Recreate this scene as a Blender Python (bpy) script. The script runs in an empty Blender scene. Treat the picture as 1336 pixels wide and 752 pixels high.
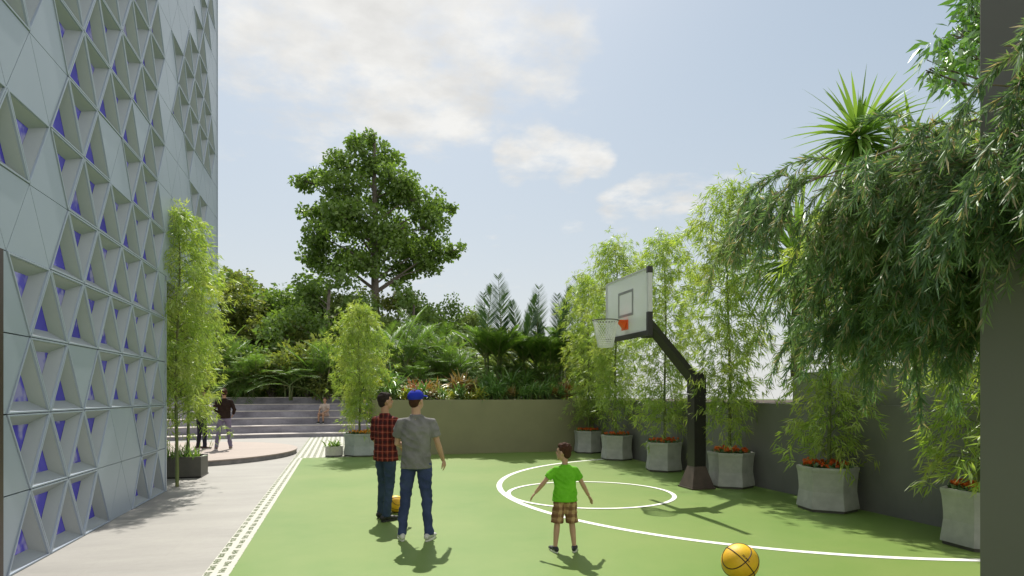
import bpy, bmesh, math, random
import numpy as np
from mathutils import Vector, Matrix, Euler, noise as mnoise
random.seed(11); RG = np.random.default_rng(11)
PI = math.pi
SC = bpy.context.scene; COL = SC.collection
TH = math.radians(15.44); CT, ST = math.cos(TH), math.sin(TH)
def W(px, z):
    """world X, Y of the ground point seen in direction px at camera depth z (metres)"""
    xc = (px - 668) / 800 * z
    return xc * CT + z * ST, -xc * ST + z * CT

# ------------------------------------------------------------------ materials
MATS = {}
def nodes(name):
    m = bpy.data.materials.new(name); m.use_nodes = True
    nt = m.node_tree; nt.nodes.clear()
    out = nt.nodes.new('ShaderNodeOutputMaterial')
    return m, nt, out
def N(nt, t, **kw):
    n = nt.nodes.new(t)
    for k, v in kw.items(): setattr(n, k, v)
    return n
def mixc(nt, fac, a, b, blend='MIX'):
    n = N(nt, 'ShaderNodeMix', data_type='RGBA', blend_type=blend)
    for s, v in ((n.inputs[0], fac), (n.inputs[6], a), (n.inputs[7], b)):
        if isinstance(v, (int, float)): s.default_value = v
        elif isinstance(v, tuple): s.default_value = (*v, 1)
        else: nt.links.new(v, s)
    return n.outputs[2]
def ramp(nt, src, lo, hi):
    n = N(nt, 'ShaderNodeMapRange'); n.inputs[1].default_value = lo; n.inputs[2].default_value = hi
    nt.links.new(src, n.inputs[0]); return n.outputs[0]
def noise(nt, scale, detail=4, coord='Object', stretch=None, rough=.6):
    tc = N(nt, 'ShaderNodeTexCoord'); no = N(nt, 'ShaderNodeTexNoise')
    no.inputs['Scale'].default_value = scale; no.inputs['Detail'].default_value = detail
    no.inputs['Roughness'].default_value = rough
    if stretch:
        mp = N(nt, 'ShaderNodeMapping'); mp.inputs['Scale'].default_value = stretch
        nt.links.new(tc.outputs[coord], mp.inputs[0]); nt.links.new(mp.outputs[0], no.inputs['Vector'])
    else: nt.links.new(tc.outputs[coord], no.inputs['Vector'])
    return no.outputs['Fac']
def mth(nt, op, a, b=None, c=None):
    n = N(nt, 'ShaderNodeMath', operation=op)
    for i, v in enumerate((a, b, c)):
        if v is None: continue
        if isinstance(v, (int, float)): n.inputs[i].default_value = v
        else: nt.links.new(v, n.inputs[i])
    return n.outputs[0]
def mat(name, c1, c2=None, scale=6, rough=.6, metal=0, bump=0, bscale=60, spec=.4, stretch=None, lo=.35, hi=.65, detail=5):
    if name in MATS: return MATS[name]
    m, nt, out = nodes(name)
    p = N(nt, 'ShaderNodeBsdfPrincipled')
    nt.links.new(p.outputs[0], out.inputs[0])
    p.inputs['Roughness'].default_value = rough; p.inputs['Metallic'].default_value = metal
    p.inputs['Specular IOR Level'].default_value = spec
    if c2 is None: c2 = tuple(x * .8 for x in c1)
    f = ramp(nt, noise(nt, scale, detail, stretch=stretch), lo, hi)
    nt.links.new(mixc(nt, f, c1, c2), p.inputs['Base Color'])
    if bump:
        b = N(nt, 'ShaderNodeBump'); b.inputs['Strength'].default_value = bump; b.inputs['Distance'].default_value = .01
        nt.links.new(noise(nt, bscale, 4), b.inputs['Height']); nt.links.new(b.outputs[0], p.inputs['Normal'])
    MATS[name] = m; return m
def leafmat(name, c1, c2, trans=.45, rough=.45, gloss=.10, c3=None, dead=None):
    if name in MATS: return MATS[name]
    m, nt, out = nodes(name)
    geo = N(nt, 'ShaderNodeNewGeometry')
    rnd = geo.outputs['Random Per Island']
    col = mixc(nt, rnd, c1, c2)
    if c3:
        col = mixc(nt, ramp(nt, noise(nt, 1.6, 3), .45, .7), col, c3)
    if dead: col = mixc(nt, mth(nt, 'GREATER_THAN', rnd, 1 - dead), col, (.42, .34, .22))
    d = N(nt, 'ShaderNodeBsdfDiffuse'); t = N(nt, 'ShaderNodeBsdfTranslucent'); g = N(nt, 'ShaderNodeBsdfGlossy')
    g.inputs['Roughness'].default_value = rough; g.inputs['Color'].default_value = (.9, .95, .9, 1)
    nt.links.new(col, d.inputs[0])
    nt.links.new(mixc(nt, 1.0, col, (1.25, 1.3, .7), 'MULTIPLY'), t.inputs[0])
    a = N(nt, 'ShaderNodeMixShader'); a.inputs[0].default_value = trans
    nt.links.new(d.outputs[0], a.inputs[1]); nt.links.new(t.outputs[0], a.inputs[2])
    b = N(nt, 'ShaderNodeMixShader'); b.inputs[0].default_value = gloss
    nt.links.new(a.outputs[0], b.inputs[1]); nt.links.new(g.outputs[0], b.inputs[2])
    nt.links.new(b.outputs[0], out.inputs[0])
    MATS[name] = m; return m

# ------------------------------------------------------------------ objects
def tag(o, label=None, cat=None, group=None, kind=None):
    if label: o['label'] = label
    if cat: o['category'] = cat
    if group: o['group'] = group
    if kind: o['kind'] = kind
    return o
def empty(name, loc=(0, 0, 0), rz=0, label=None, cat=None, group=None):
    o = bpy.data.objects.new(name, None); COL.objects.link(o)
    o.location = loc; o.rotation_euler = (0, 0, rz); o.empty_display_size = .2
    return tag(o, label, cat, group)
def link(name, me, m=None, parent=None, smooth=False):
    o = bpy.data.objects.new(name, me); COL.objects.link(o)
    if m is not None and not len(me.materials): me.materials.append(m)
    if parent is not None: o.parent = parent
    if smooth: me.polygons.foreach_set('use_smooth', [True] * len(me.polygons))
    return o
def from_bm(name, bm, m, parent=None, smooth=False):
    me = bpy.data.meshes.new(name); bm.to_mesh(me); bm.free()
    return link(name, me, m, parent, smooth)
def from_arr(name, V, F, m, parent=None, smooth=False):
    V = np.asarray(V, dtype=np.float32); F = np.asarray(F, dtype=np.int32)
    me = bpy.data.meshes.new(name); k = F.shape[1]
    me.vertices.add(len(V)); me.vertices.foreach_set('co', V.ravel())
    me.loops.add(F.size); me.loops.foreach_set('vertex_index', F.ravel())
    me.polygons.add(len(F)); me.polygons.foreach_set('loop_start', np.arange(0, F.size, k, dtype=np.int32))
    me.update(calc_edges=True); me.validate()
    return link(name, me, m, parent, smooth)
def copy_tree(o, parent=None):
    c = o.copy(); COL.objects.link(c); c.parent = parent
    for ch in list(o.children): copy_tree(ch, c)
    return c
def bx(bm, x0, x1, y0, y1, z0, z1, bev=0):
    r = bmesh.ops.create_cube(bm, size=1)
    for v in r['verts']:
        v.co = Vector(((x0 + x1) / 2 + v.co.x * (x1 - x0), (y0 + y1) / 2 + v.co.y * (y1 - y0), (z0 + z1) / 2 + v.co.z * (z1 - z0)))
    if bev:
        es = list({e for v in r['verts'] for e in v.link_edges})
        bmesh.ops.bevel(bm, geom=es, offset=bev, segments=2, affect='EDGES', profile=.5)
def box(name, x0, x1, y0, y1, z0, z1, m, parent=None, bev=0):
    bm = bmesh.new(); bx(bm, x0, x1, y0, y1, z0, z1, bev); return from_bm(name, bm, m, parent)
def frame(d):
    d = Vector(d).normalized()
    up = Vector((0, 0, 1)) if abs(d.z) < .95 else Vector((1, 0, 0))
    s = d.cross(up).normalized(); return s, s.cross(d).normalized()
def tube(bm, pts, rad, seg=8, cap=True):
    pts = [Vector(p) for p in pts]; rings = []
    if isinstance(rad, (int, float)): rad = [rad] * len(pts)
    for i, p in enumerate(pts):
        d = (pts[min(i + 1, len(pts) - 1)] - pts[max(i - 1, 0)])
        if i == 0: s, u = frame(d)
        else:
            d.normalize(); s = (s - d * s.dot(d)).normalized(); u = s.cross(d).normalized()
        r = rad[i]; rx, ry = r if isinstance(r, tuple) else (r, r)
        rings.append([bm.verts.new(p + s * rx * math.cos(2 * PI * k / seg) + u * ry * math.sin(2 * PI * k / seg)) for k in range(seg)])
    for a, b in zip(rings, rings[1:]):
        for k in range(seg): bm.faces.new((a[k], a[(k + 1) % seg], b[(k + 1) % seg], b[k]))
    if cap:
        bm.faces.new(rings[0][::-1]); bm.faces.new(rings[-1])
def rings_xy(bm, rows, seg=16):
    """stack of horizontal ellipses (x, y, z, rx, ry)"""
    R = [[bm.verts.new((x + rx * math.cos(2 * PI * k / seg), y + ry * math.sin(2 * PI * k / seg), z)) for k in range(seg)] for x, y, z, rx, ry in rows]
    for a, b in zip(R, R[1:]):
        for k in range(seg): bm.faces.new((a[k], a[(k + 1) % seg], b[(k + 1) % seg], b[k]))
    bm.faces.new(R[0][::-1]); bm.faces.new(R[-1])
def lathe(bm, prof, seg=24, ang=0):
    R = [[bm.verts.new((r * math.cos(2 * PI * k / seg + ang), r * math.sin(2 * PI * k / seg + ang), z)) for k in range(seg)] for r, z in prof]
    for a, b in zip(R, R[1:]):
        for k in range(seg): bm.faces.new((a[k], a[(k + 1) % seg], b[(k + 1) % seg], b[k]))
    bm.faces.new(R[0][::-1]); bm.faces.new(R[-1])
def prism_poly(bm, poly, z0, z1):
    a = [bm.verts.new((x, y, z0)) for x, y in poly]; b = [bm.verts.new((x, y, z1)) for x, y in poly]; n = len(poly)
    for k in range(n): bm.faces.new((a[k], a[(k + 1) % n], b[(k + 1) % n], b[k]))
    bm.faces.new(a[::-1]); bm.faces.new(b)
def nrm(a): return a / np.maximum(np.linalg.norm(a, axis=1, keepdims=True), 1e-6)

# ------------------------------------------------------------------ foliage arrays
class Leaves:
    """collects leaf shaped faces (folded quads) and strap leaves"""
    def __init__(s): s.V = []; s.F = []; s.n = 0
    def add(s, P, D, L, Wd, fold=.25):
        P = np.asarray(P, float); D = nrm(np.asarray(D, float)); n = len(P)
        L = np.broadcast_to(L, n)[:, None]; Wd = np.broadcast_to(Wd, n)[:, None]
        S = nrm(np.cross(D, RG.normal(size=(n, 3)))); U = np.cross(S, D)
        m = P + D * L * .42
        v = np.stack([P, m + S * Wd * .5 + U * Wd * fold * .5, P + D * L - np.array([0, 0, 1.]) * L * .06, m - S * Wd * .5 + U * Wd * fold * .5], 1)
        s.V.append(v.reshape(-1, 3)); s.F.append(np.arange(4 * n).reshape(n, 4) + s.n); s.n += 4 * n
    def strap(s, P, D, L, Wd, droop=.5, seg=4, up=None):
        """long leaves that bend down along their length"""
        P = np.asarray(P, float); D = nrm(np.asarray(D, float)); n = len(P)
        L = np.broadcast_to(L, n)[:, None]; Wd = np.broadcast_to(Wd, n)[:, None]; droop = np.broadcast_to(droop, n)[:, None]
        Z = np.array([0, 0, 1.])
        S = nrm(np.cross(D, Z + RG.normal(size=(n, 3)) * .25 if up is None else up))
        p = P.copy(); d = D.copy(); R = []
        for k in range(seg + 1):
            t = k / seg; w = (Wd * (.45 + .55 * min(1, t * 4)) * (1 - t ** 2.2) + .0005)
            R.append(p - S * w * .5); R.append(p + S * w * .5)
            p = p + d * L / seg; d = nrm(d - Z * droop / seg * 1.3)
        v = np.stack(R, 1); b = np.arange(n)[:, None] * 2 * (seg + 1) + s.n
        for k in range(seg): s.F.append(b + np.array([2 * k, 2 * k + 1, 2 * k + 3, 2 * k + 2]))
        s.V.append(v.reshape(-1, 3)); s.n += n * 2 * (seg + 1)
    def build(s, name, m, parent=None):
        return from_arr(name, np.concatenate(s.V), np.concatenate(s.F), m, parent)

M_bam = leafmat('bamboo_leaf', (.40, .50, .09), (.22, .35, .055), trans=.52, c3=(.44, .48, .12), gloss=.07)
M_bamfar = M_bam
M_culm = mat('bamboo_culm', (.10, .16, .04), (.16, .15, .05), scale=3, rough=.45, stretch=(1, 1, .4))
M_bark = mat('bark', (.20, .17, .14), (.10, .085, .07), scale=7, rough=.9, bump=.6, bscale=25, stretch=(3, 3, .6))
M_twig = mat('twig', (.16, .12, .07), (.10, .08, .05), rough=.8)

def bamboo(H, R, leafL, leafW, nb, seed, low=.2, lowr=.7, tufts=9, per=7, first=0.0, top_tuft=True, name='bamboo_plant'):
    rs = np.random.default_rng(seed); rnd = random.Random(seed)
    root = empty(name)
    bm = bmesh.new()
    n = 14; ph = rnd.uniform(0, 6)
    stem = [Vector((.05 * math.sin(ph + i * .5) * i / n, .05 * math.cos(ph + i * .4) * i / n, H * .97 * i / n)) for i in range(n + 1)]
    pts, rad = [], []
    for i, p in enumerate(stem):
        r = .032 * (1 - .72 * i / n); pts += [p, p + Vector((0, 0, .012))]; rad += [r * 1.12, r]
    tube(bm, pts, rad, 8)
    st = from_bm('stem', bm, M_culm, root, True)
    lv = Leaves(); tw = bmesh.new()
    def at(z):
        f = max(0, min(n - 1e-3, z / (H * .97) * n)); i = int(f); return stem[i].lerp(stem[i + 1], f - i)
    for b in range(nb):
        t = (b + rnd.random()) / nb; z = H * (low + (1 - low) * t)
        a = b * 2.4 + rnd.uniform(-.5, .5)
        prof = min(1, lowr + (1 - lowr) * t * 2.5) * (1 if t < .78 else max(.3, 1 - ((t - .78) / .24) ** 2 * .75))
        L = R * prof * rnd.uniform(.55, 1.12) * (1.25 if rnd.random() < .12 else 1)
        o = at(z); rise = rnd.uniform(.15, .6) * L; drop = rnd.uniform(.35, 1.05) * (.35 + .5 * R)
        d = Vector((math.cos(a), math.sin(a), 0)); P = []
        for k in range(7):
            u = k / 6; P.append(o + d * L * (u ** .85) + Vector((0, 0, rise * math.sin(u * 2.0) - drop * u ** 2.6)))
        tube(tw, P, [.007, .006, .005, .004, .003, .003, .002], 3, False)
        m = tufts + int(4 * prof); us = rs.uniform(.22, 1.02, m)
        base = np.array([tuple(P[min(5, int(u * 6))].lerp(P[min(5, int(u * 6)) + 1], u * 6 - min(5, int(u * 6)))) for u in us])
        base += rs.normal(size=base.shape) * np.array([.07, .07, .06]) * (R / .7)
        tdir = np.array([d.x, d.y, -.75])[None] + rs.normal(size=(m, 3)) * .55
        Pn = np.repeat(base, per, 0) + rs.normal(size=(m * per, 3)) * leafL * .16
        Dn = np.repeat(nrm(tdir), per, 0) + rs.normal(size=(m * per, 3)) * .52 + np.array([0, 0, -.22])
        lv.add(Pn, Dn, leafL * rs.uniform(.6, 1.2, m * per), leafW * rs.uniform(.7, 1.2, m * per))
    if top_tuft:
        m = 26; base = np.array([tuple(at(H * .97))])[None].reshape(1, 3) + rs.normal(size=(m, 3)) * np.array([.10, .10, .16]) * (R / .7)
        Pn = np.repeat(base, per, 0); Dn = rs.normal(size=(m * per, 3)) * .6 + np.array([0, 0, .25])
        lv.add(Pn, Dn, leafL * rs.uniform(.6, 1.1, m * per), leafW)
    lv.build('foliage', M_bam, root)
    from_bm('twigs', tw, M_culm, st)
    return root
def place(root, loc, rz=0, s=1, label=None, cat=None, group=None, sz=None):
    root.location = loc; root.rotation_euler = (0, 0, rz); root.scale = (s, s, sz or s)
    return tag(root, label, cat, group)

# ------------------------------------------------------------------ palms
M_frond = leafmat('palm_leaf', (.075, .155, .03), (.15, .245, .045), trans=.45, gloss=.05)
M_froll = leafmat('palm_leaf_dark', (.045, .10, .04), (.09, .15, .06), trans=.15, gloss=.06)
M_strap = leafmat('strap_leaf', (.13, .25, .04), (.24, .36, .08), trans=.4, gloss=.07, rough=.4)
M_stalk = mat('palm_stalk', (.10, .17, .05), (.17, .16, .07), scale=5, rough=.5)
def feather(lv, bm, o, az, elev, L, droop, n=26, ll=.4, lw=.03, ang=.8, hang=.35):
    p = Vector(o); P = [p.copy()]; e = elev; k = 12
    for i in range(k):
        d = Vector((math.cos(az) * math.cos(e), math.sin(az) * math.cos(e), math.sin(e)))
        p = p + d * L / k; P.append(p.copy()); e -= droop / k
    tube(bm, P, [.016 * (1 - .85 * i / k) + .002 for i in range(k + 1)], 4, False)
    side = Vector((-math.sin(az), math.cos(az), 0))
    us = np.linspace(.14, .99, n); A, D, LL = [], [], []
    for u in us:
        i = min(k - 1, int(u * k)); q = P[i].lerp(P[i + 1], u * k - i); t = (P[i + 1] - P[i]).normalized()
        for sgn in (-1, 1):
            A.append(tuple(q)); dd = t * math.cos(ang) + side * sgn * math.sin(ang) + Vector((0, 0, .18))
            D.append(tuple(dd)); LL.append(ll * (math.sin(PI * min(1, u * .82 + .14)) ** .7 + .08) * random.uniform(.9, 1.08))
    lv.strap(A, D, np.array(LL), lw, droop=hang, seg=3)
def areca(seed, nst, H, crown, frondL=1.5, erect=.9, matl=None):
    random.seed(seed); root = empty('areca_palm'); lv = Leaves(); bm = bmesh.new(); st = bmesh.new()
    for s in range(nst):
        a = s * 2.4 + random.uniform(-.4, .4); r = .07 + .13 * math.sqrt(s)
        h = H * random.uniform(.6, 1) ; b = Vector((math.cos(a) * r, math.sin(a) * r, 0)); lean = Vector((math.cos(a), math.sin(a), 0)) * .14 * h
        top = b + lean + Vector((0, 0, h))
        tube(st, [b, b + lean * .3 + Vector((0, 0, h * .5)), top], [.04, .035, .028], 7)
        for f in range(crown):
            az = f * 2.4 + random.uniform(-.3, .3); el = erect + .5 - f * (1.1 / crown) + random.uniform(-.12, .12)
            feather(lv, bm, top - Vector((0, 0, .08 * f / crown)), az, min(1.5, el), frondL * random.uniform(.75, 1.1), random.uniform(.5, 1.15) * (1 - .35 * (el > 1.2)), n=24, ll=frondL * .26, lw=.032)
    stalk = from_bm('stems', st, M_stalk, root, True)
    lv.build('fronds', matl or M_frond, root); from_bm('leaf_stalks', bm, M_stalk, stalk)
    return root
def strap_palm(name, seed, trunkH, L, n, wid, dr, trunk_r=.09, lean=(0, 0), matl=None, e0=1.45):
    """trunk topped with a rosette of long sword leaves, lower ones hanging"""
    rs = np.random.default_rng(seed); root = empty(name); bm = bmesh.new()
    k = 10; pts = [Vector((lean[0] * (i / k) ** 1.5, lean[1] * (i / k) ** 1.5, trunkH * i / k)) for i in range(k + 1)]
    tube(bm, pts, [trunk_r * (1.15 - .3 * i / k + (.06 if i % 2 else 0)) for i in range(k + 1)], 10)
    from_bm('trunk', bm, M_bark, root, True)
    lv = Leaves(); i = np.arange(n); az = i * 2.39996 + rs.normal(size=n) * .12; el = e0 - (i / n) ** .8 * 2.0 + rs.normal(size=n) * .1
    D = np.stack([np.cos(az) * np.cos(el), np.sin(az) * np.cos(el), np.sin(el)], 1)
    P = np.array([lean[0], lean[1], trunkH])[None] + D * .05 + np.array([0, 0, 1.])[None] * (.12 * (1 - i / n))[:, None]
    lv.strap(P, D, L * rs.uniform(.78, 1.08, n), wid * rs.uniform(.8, 1.15, n), droop=dr[0] + (dr[1] - dr[0]) * i / n + rs.uniform(-.1, .1, n), seg=5, up=D * .2 + np.array([0, 0, 1.]) + rs.normal(size=(n, 3)) * .3)
    lv.build('leaves', matl or M_strap, root)
    return root

# ------------------------------------------------------------------ broadleaf trees
def tree(name, seed, clumps, trunk, leaf, m, count, tr=.2, flat=.75, lw=.75, hollow=.35):
    """clumps: (x,y,z,r); trunk: polyline; limbs run from the trunk to each clump"""
    rs = np.random.default_rng(seed); root = empty(name); bm = bmesh.new()
    T = [Vector(p) for p in trunk]; nT = len(T)
    tube(bm, T, [tr * (1 - .75 * i / (nT - 1)) + .02 for i in range(nT)], 10)
    tk = from_bm('trunk', bm, M_bark, root, True)
    lb = bmesh.new(); lv = Leaves(); tot = sum(c[3] ** 2 for c in clumps)
    for c in clumps:
        C = Vector(c[:3]); r = c[3]
        zt = max(T[1].z, min(T[-1].z * .97, C.z - .55 * math.hypot(C.x, C.y))); i = max(j for j in range(nT) if T[j].z <= zt + 1e-6); i = min(i, nT - 2)
        f = (zt - T[i].z) / max(1e-3, T[i + 1].z - T[i].z); o = T[i].lerp(T[i + 1], min(1, f))
        mid = o.lerp(C, .5) + Vector((0, 0, .08 * (C - o).length)); r0 = tr * .33 * (1 - .5 * zt / T[-1].z)
        tube(lb, [o, mid, C], [r0, r0 * .6, r0 * .25], 6, False)
        ns = max(4, int(r * 7)); sub = rs.normal(size=(ns, 3)); sub = nrm(sub) * rs.uniform(.35, .95, (ns, 1)) * np.array([1, 1, flat]) * r
        for q in sub:
            e = C + Vector(q); tube(lb, [C.lerp(mid, .25), C.lerp(e, .5) + Vector((0, 0, .05 * r)), e], [r0 * .28, r0 * .18, .008], 4, False)
        nl = int(count * r * r / tot); which = rs.integers(0, ns, nl); sr = r * .42
        off = nrm(rs.normal(size=(nl, 3))) * (rs.uniform(hollow, 1, (nl, 1)) ** .5) * sr * np.array([1.15, 1.15, .8])
        P = np.array(C)[None] + sub[which] + off
        D = off * .8 + rs.normal(size=(nl, 3)) * sr * .7 + np.array([0, 0, -.35]) * sr
        lv.add(P, D, leaf * rs.uniform(.6, 1.25, nl), leaf * lw * rs.uniform(.7, 1.2, nl), fold=.2)
    from_bm('limbs', lb, M_bark, tk, True)
    lv.build('crown', m, root)
    return root

# ------------------------------------------------------------------ setting materials
def court_mat():
    m, nt, out = nodes('court_paint'); p = N(nt, 'ShaderNodeBsdfPrincipled'); nt.links.new(p.outputs[0], out.inputs[0])
    n1 = ramp(nt, noise(nt, .35, 5), .35, .65); n2 = ramp(nt, noise(nt, 3, 6, rough=.7), .3, .7)
    c = mixc(nt, n1, (.122, .225, .042), (.185, .262, .066)); c = mixc(nt, mth(nt, 'MULTIPLY', n2, .28), c, (.23, .28, .09))
    spot = ramp(nt, noise(nt, .9, 2), .70, .76); c = mixc(nt, mth(nt, 'MULTIPLY', spot, .3), c, (.38, .42, .22))
    fine = noise(nt, 260, 2); c = mixc(nt, mth(nt, 'MULTIPLY', ramp(nt, fine, .3, .7), .16), c, (.15, .26, .05))
    nt.links.new(c, p.inputs['Base Color']); p.inputs['Roughness'].default_value = .42; p.inputs['Specular IOR Level'].default_value = .35
    b = N(nt, 'ShaderNodeBump'); b.inputs['Strength'].default_value = .25; b.inputs['Distance'].default_value = .003
    nt.links.new(noise(nt, 300, 3), b.inputs['Height']); nt.links.new(b.outputs[0], p.inputs['Normal']); return m
def slab_mat(name, c1, c2, sx, sy, rot=0, joint=.006, jc=.72, rough=.6, vary=.12):
    """stone paving cut in slabs of sx by sy metres, object coordinates"""
    m, nt, out = nodes(name); p = N(nt, 'ShaderNodeBsdfPrincipled'); nt.links.new(p.outputs[0], out.inputs[0])
    tc = N(nt, 'ShaderNodeTexCoord'); mp = N(nt, 'ShaderNodeMapping'); mp.inputs['Rotation'].default_value = (0, 0, rot)
    nt.links.new(tc.outputs['Object'], mp.inputs[0])
    br = N(nt, 'ShaderNodeTexBrick'); br.inputs['Scale'].default_value = 1; br.inputs['Brick Width'].default_value = sx; br.inputs['Row Height'].default_value = sy
    br.inputs['Mortar Size'].default_value = joint; br.inputs['Mortar Smooth'].default_value = .2
    br.inputs['Color1'].default_value = (1, 1, 1, 1); br.inputs['Color2'].default_value = (1 - vary,) * 3 + (1,); br.inputs['Mortar'].default_value = (jc, jc, jc, 1)
    nt.links.new(mp.outputs[0], br.inputs['Vector'])
    n1 = ramp(nt, noise(nt, 1.1, 8, stretch=(.5, 1.8, 1), rough=.68), .32, .68); n2 = ramp(nt, noise(nt, 14, 6, rough=.7), .3, .7)
    c = mixc(nt, n1, c1, c2); c = mixc(nt, mth(nt, 'MULTIPLY', n2, .25), c, tuple(x * .75 for x in c2))
    c = mixc(nt, 1.0, c, br.outputs['Color'], 'MULTIPLY')
    nt.links.new(c, p.inputs['Base Color']); p.inputs['Roughness'].default_value = rough
    b = N(nt, 'ShaderNodeBump'); b.inputs['Strength'].default_value = .3; b.inputs['Distance'].default_value = .004
    nt.links.new(noise(nt, 60, 5), b.inputs['Height']); nt.links.new(b.outputs[0], p.inputs['Normal']); return m
def grass_paver_mat(name, w, h):
    m, nt, out = nodes(name); p = N(nt, 'ShaderNodeBsdfPrincipled'); nt.links.new(p.outputs[0], out.inputs[0])
    tc = N(nt, 'ShaderNodeTexCoord'); br = N(nt, 'ShaderNodeTexBrick')
    mp = N(nt, 'ShaderNodeMapping'); mp.inputs['Rotation'].default_value = (0, 0, PI / 2); nz = N(nt, 'ShaderNodeTexNoise'); nz.inputs['Scale'].default_value = 26; nt.links.new(tc.outputs['Object'], nz.inputs['Vector']); va = N(nt, 'ShaderNodeVectorMath', operation='MULTIPLY_ADD'); nt.links.new(nz.outputs['Color'], va.inputs[0]); va.inputs[1].default_value = (.05, .05, 0); nt.links.new(tc.outputs['Object'], va.inputs[2]); nt.links.new(va.outputs[0], mp.inputs[0])
    br.inputs['Scale'].default_value = 1; br.inputs['Brick Width'].default_value = w; br.inputs['Row Height'].default_value = h
    br.inputs['Mortar Size'].default_value = h * .26; br.inputs['Mortar Smooth'].default_value = .05
    nt.links.new(mp.outputs[0], br.inputs['Vector'])
    br.inputs['Color1'].default_value = (0, 0, 0, 1); br.inputs['Color2'].default_value = (0, 0, 0, 1); br.inputs['Mortar'].default_value = (1, 1, 1, 1)
    wob = ramp(nt, noise(nt, 40, 3), .62, .5)
    g = mixc(nt, noise(nt, 30, 3), (.03, .055, .015), (.09, .12, .03)); f = mth(nt, 'MULTIPLY', mth(nt, 'SUBTRACT', 1.0, br.outputs['Color']), wob)
    c = mixc(nt, f, mixc(nt, noise(nt, 5, 4), (.56, .55, .49), (.42, .42, .36)), g)
    nt.links.new(c, p.inputs['Base Color']); p.inputs['Roughness'].default_value = .8; return m
M_court = court_mat()
M_pave = slab_mat('stone_paving', (.325, .312, .285), (.25, .24, .222), 1.2, 1.2, joint=.003, jc=.9, vary=.03)
M_platform = slab_mat('platform_stone', (.37, .30, .255), (.32, .26, .225), .6, .6, joint=.004, jc=.85, vary=.05)
M_stepm = slab_mat('step_stone', (.46, .44, .49), (.15, .14, .17), 1.2, 5.0, joint=.002, jc=.85, vary=.1)
M_trim = mat('step_edge_stone', (.56, .51, .47), (.44, .40, .38), scale=4, rough=.7, bump=.2)
M_grit = mat('ground_grass', (.07, .12, .03), (.11, .12, .05), scale=3, rough=.95, bump=.5, bscale=40)
M_soil = mat('soil', (.07, .05, .035), (.035, .025, .02), scale=18, rough=1, bump=.8, bscale=60)
M_line = mat('white_line_paint', (.86, .86, .82), (.80, .80, .75), scale=12, rough=.5)
M_wallg = mat('grey_render', (.225, .22, .21), (.185, .181, .174), scale=1.4, rough=.75, bump=.10, bscale=120, stretch=(1, 1, .6))
M_wallo = mat('olive_render', (.262, .255, .145), (.235, .228, .13), scale=1.1, rough=.75, bump=.08, bscale=120)
M_clad = mat('facade_panel', (.345, .40, .475), (.32, .375, .45), scale=.8, rough=.38, spec=.4)
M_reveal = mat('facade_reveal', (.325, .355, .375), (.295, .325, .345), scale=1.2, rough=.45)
M_core = mat('building_core', (.10, .11, .115), (.08, .09, .095), rough=.8)
M_conc = mat('grey_concrete', (.47, .47, .445), (.37, .37, .35), scale=5, rough=.8, bump=.25, bscale=90, detail=8)
M_black = mat('black_powder_coat', (.022, .020, .018), (.016, .015, .014), scale=8, rough=.38, spec=.45)
M_dark = mat('charcoal_planter', (.12, .115, .095), (.09, .088, .075), scale=4, rough=.6)
M_colm = mat('column_render', (.18, .173, .160), (.165, .158, .147), scale=1, rough=.7, bump=.06, bscale=140)

# ------------------------------------------------------------------ ground, court, paths
XW, YW, XE = 7.38, 17.3, .78        # right wall, far wall, far wall's left end
def slab(name, poly, z0, z1, m, kind='structure', label=None):
    bm = bmesh.new(); prism_poly(bm, poly, z0, z1); o = from_bm(name, bm, m); tag(o, kind=kind, label=label); return o
slab('ground', [(-160, -60), (160, -60), (160, 240), (-160, 240)], -.5, -.02, M_grit)
slab('pavement', [(-16, -4), (-1.27, -4), (-1.27, 27), (-16, 27)], -.3, 0, M_pave)
slab('grass_paver_strip', [(-1.27, -4), (-1.03, -4), (-1.03, YW), (-1.27, YW)], -.3, .002, grass_paver_mat('paver_grid', .24, .115))
slab('grass_paver_path', [(-1.27, YW), (XE + .0, YW), (1.1, 27), (-1.27, 27)], -.3, .002, grass_paver_mat('paver_grid_path', .34, .16))
slab('court', [(-1.03, -4), (XW, -4), (XW, YW), (-1.03, YW)], -.3, 0, M_court)
def arc_sheet(name, cx, cy, r, w, a0, a1, z, n=120):
    bm = bmesh.new(); full = abs(a1 - a0) > 2 * PI - .01; R = []
    for i in range(n + 1):
        a = a0 + (a1 - a0) * i / n
        R.append((bm.verts.new((cx + (r - w / 2) * math.cos(a), cy + (r - w / 2) * math.sin(a), z)), bm.verts.new((cx + (r + w / 2) * math.cos(a), cy + (r + w / 2) * math.sin(a), z))))
    for a, b in zip(R, R[1:]): bm.faces.new((a[0], a[1], b[1], b[0]))
    return tag(from_bm(name, bm, M_line), kind='structure')
A1 = math.acos(.62 / 5.25)
arc_sheet('court_line_arc', 7.9, 9.78, 5.25, .10, PI / 2 + (PI / 2 - A1) + .05, 1.5 * PI - .05, .004)
arc_sheet('court_line_circle', 4.09, 9.78, 1.40, .075, 0, 2 * PI, .008)

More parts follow.
